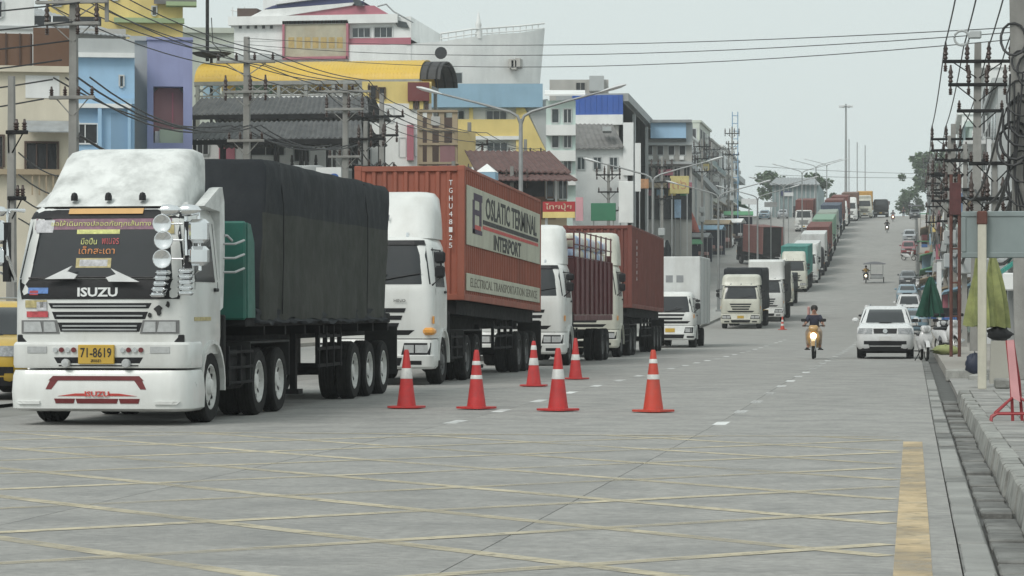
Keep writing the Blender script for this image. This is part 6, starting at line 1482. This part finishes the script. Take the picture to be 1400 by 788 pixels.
for k in range(9):
    x = px_ - .35 + .09*k; wire('black cable hanging down the crooked pole at the right edge', [(x, py_ - .34, pz_ + 6.6 - .2*(k % 3)), (x + random.uniform(-.2, .2), py_ - .4, pz_ + 4.4), (x + .1, py_ - .3, pz_ + 2.9 + .2*(k % 4))], .022, .0, 'cables hanging on the crooked pole', 5)
T = thing('cable_ring', 'small pale splice ring hanging on the crossing wires', 'cable ring', (1.05, py_ - .1, 1.42 + 391/64.))
q = MB(); q.tube([(.16*math.cos(i*math.pi/6), 0, .16*math.sin(i*math.pi/6)) for i in range(13)], .03, 6); q.build('ring', W_GREY, T, 50); MB().cbox(.16, .42, -.06, .06, -.02, .16, .03).build('splice_box', W_GREY, T)
lp = LPOLE[1]
for k, (z, zz) in enumerate(((7.65, 12.35), (7.55, 12.1), (7.4, 11.8))): wire('thin wire crossing high over the street from the crooked pole', [(px_, py_, pz_ + z), (lp[0], lp[1], lp[2] + zz)], .011, .25 + .1*k, 'wires crossing over the street', 20)
for k in range(2): wire('thin wire crossing the sky beyond the crest', [(3, 520 + 8*k, zg(520) + 7.5 + k*1.2), (-30, 520, zg(520) + 8.5 + 1.5*k)], .04, .3, 'wires crossing beyond the crest')

# ---------------------------------------------------------------- right pavement things
zP = .17
Y = Yd(47.4, 1.2); z0 = zg(Y) + zP
T = thing('signboard', 'large grey back of a signboard on a cream square post', 'sign', (1.2, Y, z0))
MB().cbox(-.075, .075, -.075, .075, -.02, 2.95, .012).build('post', M_CREAMP, T); MB().cbox(-.09, .09, -.09, .09, 2.86, 3.1, .02).build('post_cap', M_RUST, T); MB().cbox(-.075, .075, .9, 1.05, -.02, 2.6, .01).build('rear_post', M_CREAMP, T) if False else None
M_SGB = mat('sign_back_sheet', (.21, .25, .25), .55, var=.08, scale=1.5, dirt=(.13, .15, .15), damt=.5, dscale=1.5, streak=1)
MB().cbox(-.28, 2.2, .08, .12, 2.36, 3.02, .01).build('sheet', M_SGB, T)
for (x0_, x1_, z0_, z1_) in ((-.36, 2.25, 3.0, 3.1), (-.36, 2.25, 2.28, 2.38), (-.36, -.27, 2.38, 3.0)): MB().cbox(x0_, x1_, .06, .16, z0_, z1_, .015).build('frame_rail', M_SGB, T)
MB().cbox(2.0, 2.15, -.075, .075, -.02, 3.05, .012).build('post', M_CREAMP, T)
tag(MB().cbox(1.2+.22, 1.2+.5, Y+.2, Y+.75, z0-.02, z0+.16, .03).build('stone_block', M_KERB), 'small dark stone block at the foot of the cream post', 'stone')
# folded market umbrellas
def umbrella(label, px, d_, zt, zb, rb, m, m2=None, n=14, pole_h=None):
    X = (px-1248)/(3740/d_); Y = Yd(d_, X); g = zg(Y) + zP; T = thing('folded_umbrella', label, 'umbrella', (X, Y, g))
    rings = []
    for j in range(9):
        t = j/8; r_ = .03 + rb * t**.8; rings.append([(r_*(1 + .3*math.cos(k*math.pi)) * math.cos(2*math.pi*k/(2*n)) + .04*math.sin(3*t + k), r_*(1+.3*math.cos(k*math.pi)) * math.sin(2*math.pi*k/(2*n)), zt + (zb-zt)*t - (.12*rb*math.cos(k*2.1)*t if j == 8 else 0)) for k in range(2*n)])
    MB().loft(rings).build('folded_canopy', m, T, 30); MB().tube([(0, 0, 0), (0, 0, zt+.06)], .025).build('pole', M_STEEL, T)
    MB().lathe([(.2, 0), (.2, .08), (.05, .12)], 12).build('base', M_KERB, T)
    return T
umbrella('folded dark green market umbrella by the parked motorcycles', 1272, 92., 2.55, 1.2, .33, mat('green_umbrella_cloth', (.012, .07, .045), .8, var=.25, scale=3))
for k, (px, d_, zt, zb, rb) in enumerate(((1338, 52.5, 2.45, 1.05, .2), (1357, 53.5, 2.45, 1.02, .24))):
    umbrella(('folded yellow-green umbrella half hidden by the cream post', 'folded yellow-green umbrella with drooping cloth beside the cream post')[k], px, d_, zt, zb, rb, mat('yellow_green_umbrella_cloth', (.24, .26, .1), .8, var=.3, scale=4, dirt=(.13, .15, .06), damt=.6, dscale=3), n=7)
# bags and blocks around the umbrellas
for (px, py, d_, w_, h_, m_, lb) in ((1294, 483, 84., .85, .3, mat('yellow_green_sheet', (.3, .33, .14), .8, var=.25), 'crumpled yellow-green sheet bundle on the pavement'), (1366, 497, 53.4, .5, .26, M_CLOTH['black'], 'dark stuffed sack hanging under the folded umbrella'), (1333, 500, 57., .42, .42, mat('dark_blue_bag', (.02, .026, .05), .6, var=.3), 'dark blue plastic bag beside the cream post')):
    X = (px-1248)/(3740/d_); Y = Yd(d_, X); g = zg(Y) + zP
    zc = 0 if 'hanging' not in lb else .75
    q = MB(); q.grid(lambda u, v: (X + w_*.5*math.cos(2*math.pi*u)*math.sin(math.pi*v)*(1+.45*noise.noise((4*math.cos(6.283*u), 4*math.sin(6.283*u), 5*v + px))), Y + w_*.35*math.sin(2*math.pi*u)*math.sin(math.pi*v), g + zc + h_*(.5 - .5*math.cos(math.pi*v))*(1 + .3*noise.noise((3*math.cos(6.283*u), 3*math.sin(6.283*u) + 2*v, px)))), 18, 10)
    tag(q.build('bundle', m_, None, 60), lb, 'bundle')
Y = Yd(50.5, 1.6); tag(MB().hexa([(1.42, Y, zg(Y)+.15), (1.85, Y, zg(Y)+.15), (1.85, Y+.5, zg(Y)+.15), (1.42, Y+.5, zg(Y)+.15)], [(1.45, Y+.03, zg(Y)+.95), (1.82, Y+.03, zg(Y)+.95), (1.82, Y+.47, zg(Y)+.95), (1.45, Y+.47, zg(Y)+.95)]).build('concrete_planter', wm('planter', (.36, .35, .31), dirt=(.16, .06, .05))), 'square concrete planter with reddish stained base beside the cream post', 'planter')
# red A-frame stand with a pink sheet
Y = Yd(33.4, 1.2); X = 1.2; T = thing('barrier_stand', 'red tubular stand holding an upright pink sheet on the pavement', 'barrier', (X, Y, zg(Y) + .172))
M_REDT = mat('red_tube_paint', (.3, .03, .035), .45, var=.15)
MB().tube([(.02, 0, .0), (0, 0, .5), (-.05, 0, 1.0)], .022).build('upright', M_REDT, T); MB().tube([(.14, .12, .0), (.1, .1, .5), (.02, .08, 1.0)], .022).build('upright', M_REDT, T)
MB().hexa([(.0, -.04, .3), (.11, -.04, .24), (.11, -.03, .24), (0, -.03, .3)], [(-.055, -.04, 1.0), (.03, -.04, 1.01), (.03, -.03, 1.01), (-.055, -.03, 1.0)]).build('sheet', mat('pink_sheet', (.6, .3, .31), .6, var=.1), T)
for (dy_, x1_) in ((-.25, -.24), (.1, -.24)):
    MB().tube([(-.25, dy_-.02, 0), (-.24, dy_, .06), (-.18, dy_, .1), (.6, dy_, .1), (.7, dy_, .0)], .017).build('foot_rail', M_REDT, T)
    MB().tube([(-.2, dy_, .1), (.04, 0, .32)], .015).build('strut', M_REDT, T); MB().tube([(.36, dy_, .1), (.08, .02, .32)], .015).build('strut', M_REDT, T)
# rusty twin pipes with a red board, thin white post
Yp = Yd(80, 1.25); X = (1306-1248)/(3740/80.); T = thing('rusty_sign_frame', 'pair of rusty pipes carrying a narrow dark red board', 'sign', (X, Yp, zg(Yp) + zP))
for x in (-.12, .12): MB().tube([(x, 0, 0), (x, 0, 5.4)], .05, 8).build('pipe', M_RUST, T)
MB().cbox(-.17, .17, -.08, -.04, 4.2, 5.15, .01).build('board', mat('dark_red_board', (.09, .03, .03), .7, var=.2), T)
for z in (1.2, 2.2, 3.2): MB().tube([(-.12, 0, z), (.12, 0, z)], .03).build('rung', M_RUST, T)
for (px, d_, H, lb) in ((1284, 104., 3.3, 'thin white post at the kerb beyond the green umbrella'), (1352, 112., 8.5, 'pale square post beside the grey shop house')):
    X = (px-1248)/(3740/d_); Y = Yd(d_, X); T = thing('white_post', lb, 'post', (X, Y, zg(Y)+zP)); MB().cbox(-.09, .09, -.09, .09, -.02, H, .015).build('shaft', M_LHEAD, T); MB().cbox(-.13, .13, -.13, .13, H-.001, H+.06, .02).build('cap', M_GALV, T)
# stalls and boxes up the right pavement
random.seed(21)
for i in range(12):
    d_ = 108 + 24*i; X = random.uniform(1.3, 1.9); Y = Yd(d_, X); g = zg(Y) + zP; k = i % 3
    lbw = ['dark crate stack', 'pale display board', 'striped stall counter'][k] + ' on the right pavement ' + ['near the white post', 'before the grey shop house', 'before the white shop house', 'before the mint shop house', 'before the chalky shop house', 'before the dusty pink shop house', 'on the lower slope', 'before the bare concrete shop house', 'halfway up', 'before the weathered grey shop house', 'high on the slope', 'before the tan shop house'][i]
    T = thing(['crate_stack', 'display_board', 'stall_counter'][k], lbw, ['crate', 'board', 'stall'][k], (X, Y, g), random.uniform(-.3, .3))
    if k == 0:
        for j in range(4): MB().cbox(-.32, .32, -.25, .25, .38*j, .38*j+.36, .03).build('crate', random.choice([M_BLACK, M_BLUE, M_MAROON]), T)
    elif k == 1:
        MB().cbox(-.45, .45, -.03, .03, .6, 2.1, .01).build('panel', random.choice([M_LHEAD, W_SKY, W_ROSE]), T)
        for x in (-.4, .4): MB().tube([(x, .04, 0), (x, .04, 2.1)], .025).build('leg', M_STEEL, T)
    else:
        MB().cbox(-.7, .7, -.4, .4, .75, .82, .01).build('counter_top', W_TAN, T); MB().cbox(-.8, .8, -.5, .5, 2.1, 2.2, .03).build('awning', random.choice([W_LGREEN, W_SKY, W_ROSE]), T)
        for x in (-.65, .65):
            for y in (-.35, .35): MB().tube([(x, y, 0), (x, y, 2.12)], .025).build('leg', M_STEEL, T)
Y = Yd(300, 1.6); T = thing('street_bin', 'red plastic bin on the right pavement uphill', 'bin', (1.65, Y, zg(Y) + zP))
Loft([(0, .26, -.26, .26, .05, .05), (.9, .34, -.34, .34, .06, .06)]).body(MB(), na=2).build('tub', mat('red_bin', (.4, .08, .05), .6), T); Loft([(.9, .37, -.37, .37, .06, .06), (1.0, .36, -.36, .36, .06, .06), (1.12, .2, -.2, .2, .06, .06)]).body(MB(), na=2).build('lid', mat('red_bin', (.4, .08, .05), .6), T)

# ---------------------------------------------------------------- left market clutter (below the street lamps)
def board(label, px0, py0, px1, py1, d_, m, cat='sign', txt=None, tm=None):
    X = (px0-1248)/(3740/d_); Y = Yd(d_, X); a, c = at(px0, py0, Y), at(px1, py1, Y); g = zg(Y)
    T = thing('shop_sign', label, cat, ((a.x+c.x)/2, Y, g)); w = (c.x-a.x)/2
    MB().cbox(-w, w, -.06, .06, c.z-g, a.z-g, .02).build('panel', m, T)
    for s in (-1, 1): MB().tube([(s*w*.8, .08, 0), (s*w*.8, .08, a.z-g-.1)], .05).build('post', M_STEEL, T)
    if txt: text('sign_lettering', txt, w*1.5, (a.z-c.z)*.5, tm, T, (0, -.065, (a.z+c.z)/2-g), (R(90), 0, 0), .005)
    return T
board('hanging yellow banner with faded red marks', 916, 241, 942, 265, 232., mat('yellow_banner', (.55, .47, .2), .7, var=.12), txt='๓๖', tm=mat('faded_red_ink', (.42, .22, .12), .7))
board('small orange-brown shop sign beside the thick concrete pole', 873, 245, 887, 258, 222., mat('orange_sign', (.38, .2, .1), .7, var=.3))
board('green shop board over the market stalls', 808, 278, 842, 302, 175., wm('green_board', (.05, .19, .11)))
board('white and cream wall panel beside the green board', 846, 248, 866, 305, 185., W_WHITE, 'panel')
board('pale blue upright banner near the clothes stall', 922, 273, 931, 298, 262., mat('pale_blue_banner', (.35, .5, .66), .7, var=.2), 'banner')
board('dark red shop awning board among the shop houses', 900, 232, 920, 240, 262., W_ROSE)
for (px, d_, zt, zb, rb, m_, lb) in ((940, 300., 6.4, 3.6, 1.0, mat('salmon_cloth', (.5, .17, .13), .8, var=.2), 'folded salmon umbrella over the clothes stall'), (896, 205., 3.6, 1.6, .5, mat('blue_cloth', (.1, .2, .4), .8, var=.2), 'folded blue umbrella by the market stalls'), (912, 250., 4.6, 2.2, .6, mat('dark_cloth', (.04, .045, .05), .8, var=.2), 'folded dark umbrella behind the red-brown container')):
    umbrella(lb, px, d_, zt, zb, rb, m_)
random.seed(5)
wh = ['by the mint building', 'by the red shop sign', 'under the green board', 'beside the green board', 'by the cream wall panel', 'beside the thick concrete pole', 'below the orange-brown sign', 'below the yellow banner', 'by the pale blue banner', 'by the clothes stall', 'beside the salmon umbrella', 'behind the parked silver saloon', 'by the dark pickup', 'below the stained shop houses', 'behind the turning lorry', 'halfway up the left pavement']
for i in range(16):
    px = 792 + 14.5*i; d_ = 165 + 12.5*i; X = (px-1248)/(3740/d_); Y = Yd(d_, X); g = zg(Y) + (.16 if X < -26 else 0.02)
    cl = [('green', W_LGREEN), ('tin', M_TIN), ('blue', W_SKY), ('tan', W_TAN), ('white', W_WHITE)][i % 5]
    T = thing('market_stall', f'{cl[0]} roofed market stall {wh[i]}', 'stall', (X, Y, g), random.uniform(-.3, .3)); w = random.uniform(1.3, 2.1); h = random.uniform(2.4, 3.4)
    MB().prism([(-1.2, h), (0, h+.5), (1.2, h), (1.2, h-.06), (0, h+.43), (-1.2, h-.06)], -w, w, 'x').build('roof', cl[1], T)
    for x in (-w+.1, w-.1):
        for y in (-1.05, 1.05): MB().tube([(x, y, 0), (x, y, h)], .03).build('post', M_STEEL, T)
    MB().cbox(-w+.15, w-.15, -.9, .2, .6, .9, .03).build('counter', W_DWOOD, T)
    for k in range(5): x = -w+.35 + (2*w-.7)*k/4; MB().cbox(x-.2, x+.2, -.8, -.1, .9, .9 + random.uniform(.2, .5), .05).build('goods', random.choice([M_CLOTH['grey'], M_BLUE, M_CLOTH['pink'], M_CLOTH['white'], M_CLOTH['tan']]), T)
    MB().box(-w+.1, w-.1, .9, .95, .2, h-.2).build('back_cloth', random.choice([M_CLOTH['grey'], M_CLOTH['navy'], W_DWOOD]), T)
# antenna frame among the far shop houses
Y = Yd(350, -22.5); Xa = (1005-1248)/(3740/350.); T = thing('lattice_antenna', 'pale blue lattice antenna frame on the shop house roofs', 'antenna', (Xa, Y, zg(Y)))
for x in (-.35, .35): MB().tube([(x, 0, 0), (x, 0, 16.5)], .07, 6).build('leg', W_BLUED, T)
for k in range(9): MB().tube([(-.35, 0, 8 + k), (.35, 0, 8 + k)], .05, 4).build('rung', W_BLUED, T)

# ---------------------------------------------------------------- trees
M_LEAF = mat('leaves', (.06, .1, .04), .6, var=.45, scale=1.2, rnd=.1)
M_BARK = mat('bark', (.08, .06, .045), .9, var=.3)
def tree(label, X, Y, H, R_, n=2600, ls=.4, seed=1, trunk=.5, tall=1.0):
    rg = random.Random(seed); g = zg(Y); T = thing('tree', label, 'tree', (X, Y, g))
    q = MB().tube([(0, 0, -.3), (.15, 0, H*.3), (.05, .1, H*.6), (0, 0, H*.85)], [.32, .25, .16, .05], 8); br = []
    for k in range(9):
        a = rg.uniform(0, 6.28); z = H*rg.uniform(.35, .8); e = Vector((math.cos(a)*R_*.75, math.sin(a)*R_*.75, z + H*.12)); q.tube([(0.05, 0, z), e*.55 + Vector((0, 0, z*.42)), e], [.1, .06, .03], 5); br.append(e)
    q.build('trunk', M_BARK, T, 50)
    cl = [(Vector((rg.gauss(0, .42)*R_, rg.gauss(0, .42)*R_, H*(trunk + (1-trunk)*rg.random()))), rg.uniform(.22, .42)*R_) for _ in range(26)] + [(e, .3*R_) for e in br]
    c = MB()
    for k in range(n):
        o, r_ = rg.choice(cl); v = Vector((rg.gauss(0, 1), rg.gauss(0, 1), rg.gauss(0, 1))).normalized() * r_ * rg.random()**.4; p = o + v
        a = Vector((rg.gauss(0, 1), rg.gauss(0, 1), rg.gauss(0, .5))).normalized(); b = a.cross(Vector((rg.gauss(0, 1), rg.gauss(0, 1), rg.gauss(0, 1)))).normalized(); s = ls*rg.uniform(.6, 1.3)
        c.add([p - a*s, p + b*s*.5, p + a*s, p - b*s*.5], [(0, 1, 2, 3)])
    c.build('crown', M_LEAF, T)
    return T
tree('tall airy tree at the crest on the right', 2.9, 535., 12.5, 3.3, 2400, .42, 3)
tree('broad tree behind the poles at the crest on the right', 6.5, 500., 11., 4., 2600, .42, 4)
tree('small round tree beyond the crest', -.8, 590., 8.5, 2.8, 1400, .42, 5)
tree('bushy tree at the roof edge of the grey hall', -17.5, 500., 7.5, 2.4, 1500, .42, 6)
tree('dense tree behind the grey hall', -26.5, 520., 8.5, 3., 1800, .45, 7)

# ---------------------------------------------------------------- haze
hz = MB().box(-455, 455, -65, 865, -2.5, 60).build('haze', [], None)
hm = bpy.data.materials.new('haze'); hm.use_nodes = True; t = hm.node_tree; t.nodes.clear()
o_ = t.nodes.new('ShaderNodeOutputMaterial'); v_ = t.nodes.new('ShaderNodeVolumePrincipled')
v_.inputs['Color'].default_value = (.93, .97, 1, 1); v_.inputs['Density'].default_value = .00032; v_.inputs['Anisotropy'].default_value = .1
t.links.new(v_.outputs[0], o_.inputs['Volume']); hz.data.materials.append(hm); struct(hz, 'stuff')
